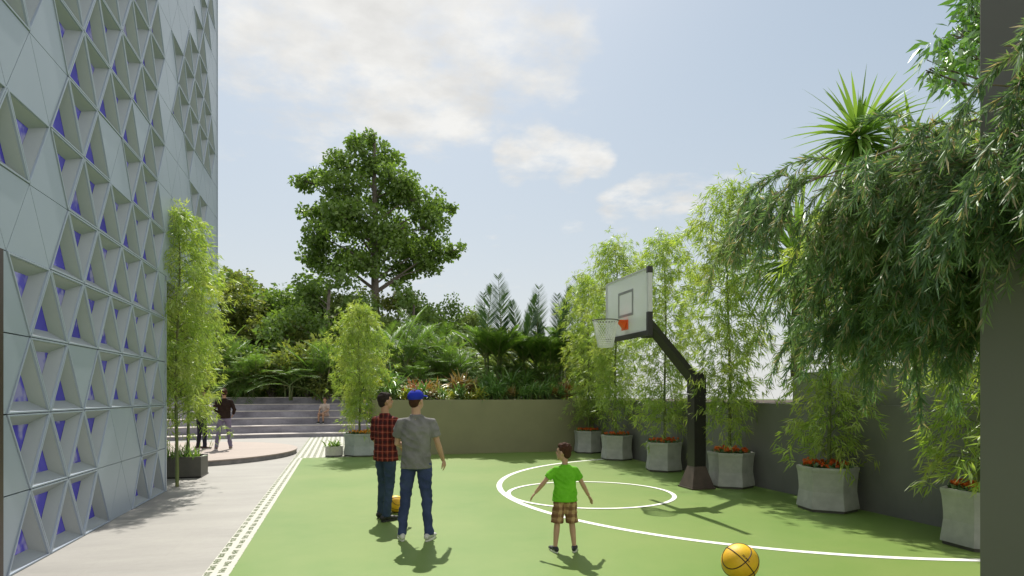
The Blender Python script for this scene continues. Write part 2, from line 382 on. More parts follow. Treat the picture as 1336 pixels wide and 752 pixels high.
# stage platform and seating steps
bm = bmesh.new(); prism_poly(bm, [(-4.6 + 3.3 * math.cos(2 * PI * i / 72), 18.9 + 3.35 * math.sin(2 * PI * i / 72)) for i in range(72)], 0, .105)
pf = empty('stage_platform', (0, 0, 0), label='low round stone stage with pinkish paving and grey edge on the left', cat='stage')
from_bm('base', bm, mat('platform_side', (.25, .235, .235), (.16, .155, .16), scale=5, rough=.8, bump=.3), pf)
bm = bmesh.new(); prism_poly(bm, [(-4.6 + 3.32 * math.cos(2 * PI * i / 72), 18.9 + 3.37 * math.sin(2 * PI * i / 72)) for i in range(72)], .105, .135); from_bm('paving', bm, M_platform, pf)
HS = [.15, .44, .72, 1.0, 1.28, 1.58]
def arc_poly(r0, r1, x0, x1, n=40):
    f = lambda x, r: 12.8 + math.sqrt(max(0, r * r - (x + 1.5) ** 2))
    xs = [x0 + (x1 - x0) * i / n for i in range(n + 1)]
    return [(x, f(x, r0)) for x in xs] + [(x, f(x, r1)) for x in xs[::-1]]
st = empty('amphitheatre_steps', (0, 0, 0), label='curved tiers of grey stone seating steps behind the stage', cat='steps')
for k, h in enumerate(HS):
    r0 = 13 + .8 * k; bm = bmesh.new(); prism_poly(bm, arc_poly(r0, r0 + .82 if k < 5 else r0 + 1.2, -11.5, 1.15), -.1, h - .03); from_bm('step', bm, M_stepm, st)
    bm = bmesh.new(); prism_poly(bm, arc_poly(r0 - .015, r0 + (.80 if k < 5 else 1.2), -11.5, 1.15), h - .03, h); o = from_bm('tread', bm, M_trim, st)

# planting beds (raised soil) behind the far wall and behind the steps
slab('planting_bed_soil', [(XE + .2, YW + .201), (XW + 6, YW + .22), (XW + 6, 26), (1.35, 26)], -.1, 1.46, M_soil)
bm = bmesh.new(); prism_poly(bm, arc_poly(18.25, 24, -11.5, 6), -.1, 1.5); tag(from_bm('planting_bank_soil', bm, M_soil), kind='structure')
slab('bed_beyond_soil', [(6, 26), (30, 26), (30, 64), (-30, 64), (-30, 26), (-11.5, 26), (-11.5, 36), (6, 36)], -.2, 1.3, M_soil)

# walls
w = box('boundary_wall', XW, XW + .2, -4, YW + .2, 0, 1.545, M_wallg); tag(w, 'long dark grey rendered wall along the right side of the court', 'wall')
w = box('garden_wall', XE, XW - .002, YW, YW + .2, 0, 1.55, M_wallo, bev=.006); tag(w, 'olive rendered retaining wall at the far end of the court', 'wall')
bm = bmesh.new(); prism_poly(bm, [(XE + .01, YW + .202), (XE + .19, YW + .202), (1.34, 25.75), (1.16, 25.75)], 0, 1.53); w = from_bm('end_wall', bm, M_conc); tag(w, 'pale side wall running back from the olive wall to the steps', 'wall')
w = box('raised_planter_wall', XW + .35, XW + 2.4, 4.0, 9.2, 0, 2.08, mat('grey_green_render', (.36, .37, .32), (.32, .33, .29), rough=.8)); tag(w, 'grey green raised planter wall behind the dark right wall under the palms', 'planter wall')
w = box('low_cream_wall', -4.6, -3.62, 14.4, 14.7, 0, .72, mat('cream_render', (.62, .57, .50), (.55, .50, .44), rough=.8), bev=.01); tag(w, 'low cream wall beside the dark square planter', 'wall')
w = box('timber_post', -3.74, -3.62, 14.46, 14.6, .72, 2.6, mat('orange_timber', (.30, .12, .04), (.20, .08, .03), scale=6, rough=.6, stretch=(6, 6, .5))); tag(w, 'orange brown timber post on the low cream wall', 'post')
c = box('column', 4.2, 5.1, 2.3, 3.19, 0, 7.5, M_colm, bev=.004); tag(c, 'tall dark grey rendered column at the right edge', 'column')

# ------------------------------------------------------------------ building with triangular facade
S2, RH, Y0, XF = .4375, .7575, 6.71, -3.0
OPEN = {0: [0, 1, 2, 3, 4, 8, 9, 10], 1: [0, 1, 2, 3, 4, 8, 9, 10], 2: [0, 1, 2, 4, 5, 6, 7, 8, 9, 10], 3: list(range(0, 11)), 4: list(range(2, 11)),
        5: [-5, -2, -1, 0, 2, 3, 4, 5, 6, 7, 8, 9, 10], 6: [-4, -3, 2, 3, 4, 7, 8, 9, 10], 7: [-5, -4, -1, 0, 2, 3, 4, 5, 6, 7, 9, 10, 16, 17, 18],
        8: list(range(0, 11)) + [15], 9: [-2, -1] + list(range(2, 11)) + list(range(13, 21)), 10: [0, 1, 2, 5, 6, 7, 8, 9, 10] + list(range(13, 21)),
        11: [3, 4, 5, 6, 8, 9, 15, 16, 17, 18, 19], 12: [2, 3, 6, 7, 8, 17, 18], 13: [0, 1, 5, 6, 18, 19], 14: [3, 4, 5, 9, 10, 20], 15: [1, 2, 7, 8], 16: [], 17: []}
NR = 18
bld = empty('building', (XF, 9, 0), label='tall building with pale blue grey facade of triangular panels and purple panes', cat='building')
def bp(v): return (v[0] - XF, v[1] - 9, v[2])       # to the building's own coordinates
def pbox(bm, x0, x1, y0, y1, z0, z1): bx(bm, x0 - XF, x1 - XF, y0 - 9, y1 - 9, z0, z1)
bm = bmesh.new()
pbox(bm, -14, XF - .145, 6.605, 12.0, 0, RH * 5); pbox(bm, -14, XF - .145, -1, 16.55, RH * 5, RH * NR)
pbox(bm, -14, XF - .145, -1, 6.63, RH * 4, RH * 5 - .003); pbox(bm, -14, XF - .9, -1, 6.63, 0, RH * 4 - .003)
from_bm('wall', bm, M_core, bld)
bm = bmesh.new(); pbox(bm, -14, XF + .01, 12.04, 16.6, RH * 5 - .09, RH * 5 - .004); from_bm('soffit', bm, M_clad, bld)
bm = bmesh.new(); pbox(bm, -14.2, XF + .05, -1, 16.66, RH * NR, RH * NR + .35); from_bm('roof', bm, M_clad, bld)
bm = bmesh.new(); pbox(bm, XF - .14, XF + .01, 11.985, 12.05, 0, RH * 5 - .1); pbox(bm, -14, XF + .012, 16.61, 16.64, RH * 5 - .09, RH * NR)
pbox(bm, -14, XF - .15, 12.005, 12.04, 0, RH * 5 - .1)
from_bm('corner_trim', bm, M_clad, bld)
bm = bmesh.new(); pbox(bm, XF - .14, XF + .03, 6.46, 6.60, 0, RH * 4 - .01); pbox(bm, XF - .14, XF + .045, 5.2, 5.33, 0, RH * 4 - .01)
pbox(bm, XF - .139, XF + .029, 5.33, 6.46, RH * 4 - .14, RH * 4 - .012)
from_bm('door_frame', bm, mat('dark_brown_metal', (.055, .035, .028), (.045, .03, .024), rough=.4), bld)
def flat_panel(bm, poly, gap=.0035, th=.012):
    c = (sum(p[0] for p in poly) / len(poly), sum(p[1] for p in poly) / len(poly))
    q = []
    for y, z in poly:
        d = math.hypot(y - c[0], z - c[1]); f = max(.2, (d - gap * 2) / d); q.append((c[0] + (y - c[0]) * f, c[1] + (z - c[1]) * f))
    a = [bm.verts.new(bp((XF - .10, y, z))) for y, z in q]; b = [bm.verts.new(bp((XF + th - .012, y, z))) for y, z in q]; n = len(q)
    bm.faces.new(b)
    for k in range(n): bm.faces.new((a[k], a[(k + 1) % n], b[(k + 1) % n], b[k]))
def cell(r, i):
    up = (i % 2 == r % 2); b, t = r * RH, (r + 1) * RH; y = lambda m: Y0 + S2 * m
    return ([(y(i), b), (y(i + 2), b), (y(i + 1), t)] if up else [(y(i), t), (y(i + 1), b), (y(i + 2), t)]), up
def ins(T, d):
    cy = sum(p[0] for p in T) / 3; cz = sum(p[1] for p in T) / 3; rho = .2526; f = (rho - d) / rho
    return [(cy + (p[0] - cy) * f, cz + (p[1] - cz) * f) for p in T]
def window_bm(bm, T):
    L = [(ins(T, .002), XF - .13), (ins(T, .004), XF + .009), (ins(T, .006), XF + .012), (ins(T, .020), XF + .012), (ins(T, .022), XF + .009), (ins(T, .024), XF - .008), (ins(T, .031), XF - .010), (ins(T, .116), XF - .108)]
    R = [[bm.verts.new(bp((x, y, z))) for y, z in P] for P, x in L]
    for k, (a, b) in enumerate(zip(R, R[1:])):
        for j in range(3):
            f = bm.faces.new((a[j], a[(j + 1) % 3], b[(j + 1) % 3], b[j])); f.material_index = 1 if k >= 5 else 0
def pane_bm(bm, T):
    P = ins(T, .111); bm.faces.new([bm.verts.new(bp((XF - .110, y, z))) for y, z in P])
def glass_mat():
    m, nt, out = nodes('violet_glass'); p = N(nt, 'ShaderNodeBsdfPrincipled'); nt.links.new(p.outputs[0], out.inputs[0])
    geo = N(nt, 'ShaderNodeNewGeometry'); oi = N(nt, 'ShaderNodeObjectInfo')
    c = mixc(nt, oi.outputs['Random'], (.045, .03, .46), (.09, .07, .62)); c = mixc(nt, mth(nt, 'MULTIPLY', ramp(nt, noise(nt, 2.2, 3), .52, .60), .75), c, (.42, .40, .62))  # pale patches put into the glass colour to suggest sky reflections
    nt.links.new(c, p.inputs['Base Color']); p.inputs['Roughness'].default_value = .12; p.inputs['Specular IOR Level'].default_value = .6; return m
M_glass = glass_mat()
clad = bmesh.new(); op = []
for r in range(NR):
    lo, hi = (0 if r < 4 else -8), (10 if r < 5 else 20); yl, yr = (6.61 if r < 4 else Y0 - S2 * 8 - .05), (11.98 if r < 5 else 16.6)
    for i in range(lo, hi + 1):
        T, up = cell(r, i)
        if i in OPEN[r]:
            cy = sum(p[0] for p in T) / 3; cz = sum(p[1] for p in T) / 3; dep = cy * CT + XF * ST
            ypx = 515 + 800 * (1.7 - cz) / dep; xpx = 668 + 800 * (XF * CT - cy * ST) / dep
            vis = -30 < ypx < 770 and xpx > -30
            op.append(((0 if vis else 1), (dep ** 2 + 9) ** 1.5, r, i, T))
        else: flat_panel(clad, T)
    T, up = cell(r, lo); b, t = r * RH, (r + 1) * RH
    e = [(T[0][0], b), (T[2][0], t)] if up else [(T[1][0], b), (T[0][0], t)]
    flat_panel(clad, [(yl, b), e[0], e[1], (yl, t)])
    T, up = cell(r, hi); e = [(T[1][0], b), (T[2][0], t)] if up else [(T[1][0], b), (T[2][0], t)]
    flat_panel(clad, [e[0], (yr, b), (yr, t), e[1]])
from_bm('cladding', clad, M_clad, bld)
op.sort(key=lambda q: q[:2])
rest = bmesh.new(); restp = bmesh.new()
for n_, (_, _, r, i, T) in enumerate(op):
    if n_ < 100:
        bm = bmesh.new(); window_bm(bm, T); bmesh.ops.recalc_face_normals(bm, faces=bm.faces[:])
        o = from_bm('window', bm, M_clad, bld); o.data.materials.append(M_reveal)
        bm = bmesh.new(); pane_bm(bm, T); from_bm('pane', bm, M_glass, o)
    else: window_bm(rest, T); pane_bm(restp, T)
if len(rest.verts):
    o = from_bm('far_windows', rest, M_clad, bld); o.data.materials.append(M_reveal); tag(o, kind='stuff'); from_bm('pane', restp, M_glass, o)

# ------------------------------------------------------------------ hexagonal planters with flowers and bamboo
M_flower = leafmat('flower_petal', (.75, .10, .03), (.80, .25, .04), trans=.3, gloss=.04)
M_flowery = leafmat('flower_petal_amber', (.80, .30, .03), (.70, .40, .06), trans=.3, gloss=.04)
M_fleaf = leafmat('flower_leaf', (.06, .13, .03), (.10, .2, .04), trans=.3)
def make_planter(seg, r, h, m, waist=.92, rot=0):
    root = empty('planter'); bm = bmesh.new()
    prof = [(r * 1.0, .04), (r * .985, .10), (r * waist, h * .45), (r * waist * 1.005, h * .6), (r * .965, h * .88), (r, h - .03), (r, h), (r - .05, h), (r - .06, h - .06), (.02, h - .06)]
    lathe(bm, prof, seg, rot); bmesh.ops.recalc_face_normals(bm, faces=bm.faces[:]); from_bm('bowl', bm, m, root)
    bm = bmesh.new(); lathe(bm, [(r * .94, 0), (r * .94, .042)], seg, rot); from_bm('plinth', bm, M_dark, root)
    bm = bmesh.new(); lathe(bm, [(r - .07, h - .055), (r - .07, h - .04)], seg, rot); from_bm('soil', bm, M_soil, root)
    return root
def make_flowers(r, seed, m, n=46):
    rs = np.random.default_rng(seed); root = empty('flowers'); lv = Leaves(); a = rs.uniform(0, 2 * PI, n); rr = r * np.sqrt(rs.uniform(0, 1, n))
    C = np.stack([rr * np.cos(a), rr * np.sin(a), rs.uniform(.04, .11, n)], 1)
    P = np.repeat(C, 12, 0); D = rs.normal(size=P.shape) + np.array([0, 0, .5]); lv.add(P, D, .04 * rs.uniform(.7, 1.2, len(P)), .035); lv.build('petals', m, root)
    lv = Leaves(); n2 = n * 9; a = rs.uniform(0, 2 * PI, n2); rr = r * 1.08 * np.sqrt(rs.uniform(0, 1, n2))
    P = np.stack([rr * np.cos(a), rr * np.sin(a), rs.uniform(-.02, .05, n2)], 1); D = rs.normal(size=P.shape) * .7 + np.array([0, 0, .8]); lv.add(P, D, .07, .028); lv.build('leaves', M_fleaf, root)
    return root
PX = 6.93; PY = [16.75, 14.78, 12.33, 9.87, 7.52, 5.22]
where = ['farthest in the corner', 'second from the corner', 'just left of the hoop post', 'just right of the hoop post', 'between hoop post and column', 'half hidden by the column']
planter = make_planter(6, .42, .64, M_conc, rot=.32); flowers = make_flowers(.32, 3, M_flower)
bams = [bamboo(4.75, .86, .15, .018, 125, 21, low=.10, lowr=.62, tufts=11, per=8), bamboo(4.75, .86, .15, .018, 125, 22, low=.13, lowr=.66, tufts=11, per=8),
        bamboo(4.5, .80, .18, .023, 110, 23, low=.04, lowr=.95, tufts=7, per=7)]
pick = [0, 1, 0, 1, 2, 2]; used = set()
for k, y in enumerate(PY):
    o = planter if k == 0 else copy_tree(planter); tag(o, 'grey hexagonal concrete planter, ' + where[k], 'planter', 'hexagonal planters along the right wall')
    o.location = (PX, y, 0); o.rotation_euler = (0, 0, [.05, .15, -.1, .1, .0, .12][k])
    f = flowers if k == 0 else copy_tree(flowers); f.location = (PX, y, .61); f.rotation_euler = (0, 0, k * 1.1)
    tag(f, 'red and orange flowers in the hexagonal planter ' + where[k], 'flowers', 'flowers in the planters')
    b = bams[pick[k]] if pick[k] not in used else copy_tree(bams[pick[k]]); used.add(pick[k])
    s = [1.0, 1.06, 1.0, 1.02, .86, .93][k]
    place(b, (PX + (.03, -.03)[k % 2], y, .58), k * 1.3 + .4, s, 'tall yellow green bamboo in the hexagonal planter ' + where[k], 'bamboo', 'bamboos along the right wall', sz=s * [.97, 1.02, .98, 1.03, 1, 1][k])
# middle planter, its bamboo, and the small bowl beside it
mx, my = W(474, 17.1)
o = make_planter(8, .56, .62, mat('pale_blue_concrete', (.40, .43, .42), (.33, .36, .35), scale=5, rough=.8, bump=.2), waist=.93, rot=.3)
o.location = (mx, YW + .40, 0); tag(o, 'wide grey octagonal planter behind the man in the plaid shirt', 'planter'); my = YW + .40
f = make_flowers(.44, 9, M_flowery, 60); f.location = (mx, my, .59); tag(f, 'amber flowers in the wide planter behind the plaid shirted man', 'flowers', 'flowers in the planters')
b = bamboo(3.65, .82, .13, .018, 150, 31, low=.12, lowr=.7, tufts=11, per=8)
place(b, (mx - .1, my, .56), .3, 1, 'short bushy bamboo in the wide planter left of the plaid shirted man', 'bamboo')
sx_, sy_ = W(437, 17.0)
o = make_planter(20, .24, .28, mat('pale_concrete', (.55, .53, .48), (.46, .44, .40), scale=6, rough=.8), waist=.98); o.location = (sx_ - .02, YW + .26, 0)
tag(o, 'small round pale bowl planter beside the wide grey planter', 'planter')
root = empty('leafy_plant', (sx_ - .02, YW + .26, .25), label='small bright green leafy plant in the round bowl', cat='plant'); lv = Leaves(); n = 46; rs = np.random.default_rng(4)
a = rs.uniform(0, 6.28, n); el = rs.uniform(.3, 1.4, n); D = np.stack([np.cos(a) * np.cos(el), np.sin(a) * np.cos(el), np.sin(el)], 1)
lv.strap(rs.normal(size=(n, 3)) * np.array([.07, .07, .01]), D, .27, .055, droop=1.0); lv.build('leaves', M_strap, root)
# left bamboo by the facade and the square planter behind it
b = bamboo(5.15, .76, .14, .017, 150, 41, low=.22, lowr=.8, tufts=11, per=8, name='bamboo_plant')
bxx, byy = W(231, 11.33); place(b, (bxx, byy, 0), 0, 1, 'tall feathery bamboo growing from the paving beside the facade', 'bamboo')
qx, qy = W(240, 13.75)
root = empty('square_planter', (-3.13, 14.1, 0), label='dark square metal planter behind the bamboo by the facade', cat='planter')
bm = bmesh.new(); a = .34
for x0, x1, y0, y1 in ((-a, a, -a, -a + .03), (-a, a, a - .03, a), (-a, -a + .03, -a + .03, a - .03), (a - .03, a, -a + .03, a - .03)): bx(bm, x0, x1, y0, y1, .02, .43)
from_bm('box', bm, M_dark, root); box('rim', -a - .012, a + .012, -a - .012, a + .012, .0, .03, M_black, root); box('soil', -a + .03, a - .03, -a + .03, a - .03, .05, .38, M_soil, root)
b = bamboo(4.3, .72, .13, .016, 90, 43, low=.34, lowr=.8, tufts=10, per=7); place(b, (-3.1, 14.1, .37), 1, 1, 'slim bamboo standing in the dark square planter', 'bamboo')
root = empty('grassy_plant', (-3.16, 14.0, .37), label='pale grassy plant at the foot of the bamboo in the square planter', cat='plant'); lv = Leaves(); n = 120
P = rs.uniform(-.27, .27, (n, 3)) * np.array([1, 1, 0]); D = rs.normal(size=(n, 3)) * .3 + np.array([0, 0, 1]); lv.strap(P, D, rs.uniform(.15, .42, n), .022, droop=.7)
lv.build('blades', M_strap, root)

# ------------------------------------------------------------------ basketball hoop
hoop = empty('basketball_hoop', (6.22, 9.88, 0), label='black cantilevered basketball stand with glass backboard and white net', cat='basketball hoop')
def HB(name, bm, m, par=hoop, smooth=False): return from_bm(name, bm, m, par, smooth)
bm = bmesh.new()
def frus(bm, x, y, z0, z1, a0, b0, a1, b1):
    A = [bm.verts.new((x + sx * a0, y + sy * b0, z0)) for sx, sy in ((-1, -1), (1, -1), (1, 1), (-1, 1))]; B = [bm.verts.new((x + sx * a1, y + sy * b1, z1)) for sx, sy in ((-1, -1), (1, -1), (1, 1), (-1, 1))]
    for k in range(4): bm.faces.new((A[k], A[(k + 1) % 4], B[(k + 1) % 4], B[k]))
    bm.faces.new(A[::-1]); bm.faces.new(B)
frus(bm, 0, 0, 0, .03, .24, .24, .24, .24); frus(bm, 0, 0, .031, .40, .225, .225, .118, .118); HB('base', bm, mat('base_brown', (.10, .072, .062), (.07, .052, .046), rough=.45))
bm = bmesh.new(); frus(bm, 0, 0, .40, 1.70, .117, .117, .117, .117); frus(bm, 0, 0, 1.72, 2.06, .125, .125, .118, .118); frus(bm, 0, 0, 1.7, 1.72, .10, .10, .10, .10); frus(bm, -.03, 0, 2.06, 2.1, .1, .1, .1, .1); HB('post', bm, M_black)
bm = bmesh.new()
for s in (-1, 1): bx(bm, -.02 + .14 * s - .005, -.02 + .14 * s + .005, -.13, .13, 1.695, 1.715)
HB('clamp', bm, mat('steel', (.5, .5, .5), rough=.3, metal=.8))
E0 = Vector((0, .03, 1.93)); BY = .22     # board centre in the stand's own Y
E1 = Vector((-.86, BY, 3.0))
bm = bmesh.new(); d = (E1 - E0).normalized(); tube(bm, [E0 - d * .05, E1 + d * .05], [(.085, .12), (.075, .105)], 4); HB('arm', bm, M_black)
bm = bmesh.new(); bx(bm, -.98, -.80, BY - .07, BY + .07, 2.73, 3.24, .01); bx(bm, -1.27, -.981, BY - .05, BY + .05, 2.74, 2.86); bx(bm, -1.27, -.981, BY - .05, BY + .05, 3.0, 3.08); HB('bracket', bm, M_black)
bX, b0, b1, z0, z1 = -1.30, BY - .86, BY + .84, 2.70, 3.83
def glassboard():
    m, nt, out = nodes('board_glass'); p = N(nt, 'ShaderNodeBsdfPrincipled'); t = N(nt, 'ShaderNodeBsdfTransparent'); mx_ = N(nt, 'ShaderNodeMixShader')
    p.inputs['Base Color'].default_value = (.93, .94, .95, 1); p.inputs['Roughness'].default_value = .05; p.inputs['Specular IOR Level'].default_value = .9
    tr = N(nt, 'ShaderNodeBsdfTranslucent'); tr.inputs[0].default_value = (.97, .98, 1, 1); m2 = N(nt, 'ShaderNodeMixShader'); m2.inputs[0].default_value = .5
    nt.links.new(p.outputs[0], m2.inputs[1]); nt.links.new(tr.outputs[0], m2.inputs[2])
    t.inputs[0].default_value = (.95, .97, .97, 1)
    mx_.inputs[0].default_value = .74; nt.links.new(t.outputs[0], mx_.inputs[1]); nt.links.new(m2.outputs[0], mx_.inputs[2]); nt.links.new(mx_.outputs[0], out.inputs[0]); return m
bb = empty('backboard'); bb.parent = hoop
glass = box('glass', bX - .008, bX + .008, b0 + .03, b1 - .03, z0 + .07, z1 - .02, glassboard(), hoop); glass.name = 'backboard'
bpy.data.objects.remove(bb)
M_alu = mat('frame_aluminium', (.62, .63, .62), (.55, .56, .56), rough=.4)
bm = bmesh.new(); bx(bm, bX - .03, bX + .05, b0 - .03, b0 + .032, z0 + .38, z1 - .10, .004); bx(bm, bX - .02, bX + .03, b1 - .03, b1, z0 + .08, z1 - .03); bx(bm, bX - .02, bX + .03, b0 + .034, b1 - .032, z1 - .025, z1)
HB('frame', bm, M_alu, glass)
bm = bmesh.new(); bx(bm, bX - .035, bX + .055, b0 - .035, b0 + .035, z1 - .10, z1 + .01, .006); HB('corner_cap', bm, M_black, glass); bm = bmesh.new(); bx(bm, bX - .035, bX + .055, b0 - .036, b0 + .036, z0 - .02, z0 + .38, .006); bx(bm, bX - .03, bX + .05, b0 + .036, b1, z0 - .01, z0 + .075, .006)
HB('frame_padding', bm, M_black, glass)
bm = bmesh.new(); q0, q1, r0, r1 = BY - .30, BY + .30, 3.10, 3.56; xq = bX - .012
for y0_, y1_, a_, b_ in ((q0, q1, r1 - .045, r1), (q0, q1, r0, r0 + .045), (q0, q0 + .045, r0 + .0455, r1 - .0455), (q1 - .045, q1, r0 + .0455, r1 - .0455)): bx(bm, xq - .002, xq + .003, y0_, y1_, a_, b_)
HB('target_square', bm, mat('grey_tape', (.30, .31, .31), (.26, .27, .27), rough=.6), glass)
rim = bmesh.new(); rx, rz_, rr = bX - .40, 3.02, .228
tube(rim, [(rx + rr * math.cos(2 * PI * k / 32), BY + rr * math.sin(2 * PI * k / 32), rz_) for k in range(33)], .010, 6, False)
HB('rim', rim, M_dark); rim = bmesh.new(); bx(rim, bX - .17, bX - .02, BY - .10, BY + .10, rz_ - .015, rz_ + .012); bx(rim, bX - .035, bX - .013, BY - .12, BY + .12, rz_ - .16, rz_ + .015, .004)
A = [rim.verts.new(p) for p in ((bX - .16, BY - .05, rz_ - .016), (bX - .16, BY + .05, rz_ - .016), (bX - .036, BY + .10, rz_ - .016), (bX - .036, BY - .10, rz_ - .016), (bX - .05, BY - .06, rz_ - .13), (bX - .05, BY + .06, rz_ - .13))]
for f in ((0, 1, 5, 4), (1, 2, 5), (2, 3, 4, 5), (3, 0, 4)): rim.faces.new([A[i] for i in f])
M_or = mat('orange_rim_paint', (.85, .12, .02), (.78, .10, .02), rough=.4); rimo = HB('rim_mount', rim, M_or)
bm = bmesh.new(); K = 26; lev = 12
def netp(k, l):
    t = l / lev; r = rr * (1 - .42 * t ** .8); a = 2 * PI * (k + .5 * (l % 2)) / K; return (rx + r * math.cos(a), BY + r * math.sin(a), rz_ - .012 - .46 * t)
for l in range(lev):
    for k in range(K):
        o_ = 0 if l % 2 == 0 else 1
        tube(bm, [netp(k, l), netp(k, l + 1)], .0062, 4, False); tube(bm, [netp(k, l), netp(k + (1 if l % 2 else -1), l + 1)], .0062, 4, False)
tube(bm, [netp(k, lev) for k in range(K)] + [netp(0, lev)], .006, 4, False)
HB('net', bm, mat('net_cord', (.72, .74, .70), (.62, .64, .60), rough=.9), rimo)

# ------------------------------------------------------------------ basketballs
def ball_mat():
    m, nt, out = nodes('yellow_rubber'); p = N(nt, 'ShaderNodeBsdfPrincipled'); nt.links.new(p.outputs[0], out.inputs[0])
    c = mixc(nt, ramp(nt, noise(nt, 3, 3), .4, .6), (.80, .50, .015), (.72, .40, .012)); nt.links.new(c, p.inputs['Base Color']); p.inputs['Roughness'].default_value = .55
    tc = N(nt, 'ShaderNodeTexCoord'); v = N(nt, 'ShaderNodeTexVoronoi'); v.inputs['Scale'].default_value = 90; nt.links.new(tc.outputs['Object'], v.inputs['Vector'])
    b = N(nt, 'ShaderNodeBump'); b.inputs['Strength'].default_value = .3; b.inputs['Distance'].default_value = .002; nt.links.new(v.outputs['Distance'], b.inputs['Height']); nt.links.new(b.outputs[0], p.inputs['Normal']); return m
def basketball(r, marks=True):
    root = empty('basketball'); bm = bmesh.new(); bmesh.ops.create_uvsphere(bm, u_segments=48, v_segments=28, radius=r); from_bm('shell', bm, ball_mat() if 'bm_' not in MATS else MATS['bm_'], root, True)
    bm = bmesh.new(); s = lambda v: [x * r * 1.0015 for x in v]; n = 64; w_ = r * .03
    tube(bm, [s((math.cos(t), math.sin(t), 0)) for t in np.linspace(0, 2 * PI, n + 1)], w_, 6, False); tube(bm, [s((0, math.cos(t), math.sin(t))) for t in np.linspace(0, 2 * PI, n + 1)], w_, 6, False)
    for sg in (-1, 1):
        P = []
        for t in np.linspace(0, 2 * PI, n + 1):
            v = Vector((sg * (.62 + .14 * math.cos(2 * t)), .74 * math.cos(t), .74 * math.sin(t))); v.normalize(); P.append(s(v))
        tube(bm, P, w_, 6, False)
    from_bm('seams', bm, mat('ball_seam', (.03, .015, .01), rough=.5), root, True)
    return root
# big ball, lower right: on the court
zb = 5.62; X_, Y_ = W(965.5, zb); o = basketball(.166); o.location = (X_, Y_, .166); o.rotation_euler = (.5, .75, .55)
tag(o, 'yellow basketball with dark seams on the court at the bottom edge of the picture', 'basketball')
Ri = Euler((.5, .75, .55)).to_matrix().inverted(); nv_ = Vector((-X_, -Y_, 1.53)).normalized(); rt = Vector((nv_.y, -nv_.x, 0)).normalized() * -1; upv = rt.cross(nv_) * -1
if upv.z < 0: upv = -upv
c0 = (nv_ + rt * .34 + upv * .22).normalized(); ax1 = (rt * .72 - upv * .70); ax1 = (ax1 - c0 * ax1.dot(c0)).normalized(); ax2 = c0.cross(ax1)
bm = bmesh.new()
for k_ in range(7):
    a0 = -.25 + k_ * .072; w_k = .045 if k_ % 3 else .055
    for b0_, b1_ in ((-.045, .045),) if k_ % 2 else ((-.045, -.012), (.012, .045)):
        bm.faces.new([bm.verts.new(Ri @ ((c0 + ax1 * a + ax2 * b).normalized() * .1672)) for a, b in ((a0, b0_), (a0 + w_k, b0_), (a0 + w_k, b1_), (a0, b1_))])
from_bm('printed_mark', bm, mat('ball_print', (.04, .02, .015)), o)
X_, Y_ = W(516, 8.85); o = basketball(.122); o.location = (X_, Y_, .122); o.rotation_euler = (.3, 1.0, 2.0); tag(o, 'yellow basketball on the court behind the legs of the two men', 'basketball')

# ------------------------------------------------------------------ people
def vox(name, bm, m, parent, size=.009, smooth=4, deform=None):
    me = bpy.data.meshes.new('tmp'); bmesh.ops.recalc_face_normals(bm, faces=bm.faces[:]); bm.to_mesh(me); bm.free()
    o = bpy.data.objects.new('tmp', me); COL.objects.link(o)
    r = o.modifiers.new('r', 'REMESH'); r.mode = 'VOXEL'; r.voxel_size = size
    if smooth: s = o.modifiers.new('s', 'SMOOTH'); s.factor = .6; s.iterations = smooth
    dg = bpy.context.evaluated_depsgraph_get(); dg.update()
    me2 = bpy.data.meshes.new_from_object(o.evaluated_get(dg)); bpy.data.objects.remove(o); bpy.data.meshes.remove(me)
    me2.name = name; me2.materials.clear(); me2.materials.append(m)
    if deform:
        for v in me2.vertices: v.co = deform(v.co)
    return link(name, me2, None, parent, True)
def ell(bm, c, r, rot=None, seg=16):
    q = bmesh.ops.create_uvsphere(bm, u_segments=seg, v_segments=seg // 2 + 2, radius=1)
    for v in q['verts']:
        p = Vector((v.co.x * r[0], v.co.y * r[1], v.co.z * r[2]))
        if rot is not None: p = rot @ p
        v.co = p + Vector(c)
def skin_mat(nm, c): 
    return mat(nm, c, tuple(x * .85 for x in c), scale=9, rough=.5, spec=.35)
def cloth(nm, c1, c2=None, sc=5, bump=.9):
    if nm in MATS: return MATS[nm]
    m = mat(nm, c1, c2 or tuple(x * .75 for x in c1), scale=sc, rough=.85, spec=.15, bump=bump, bscale=14); return m
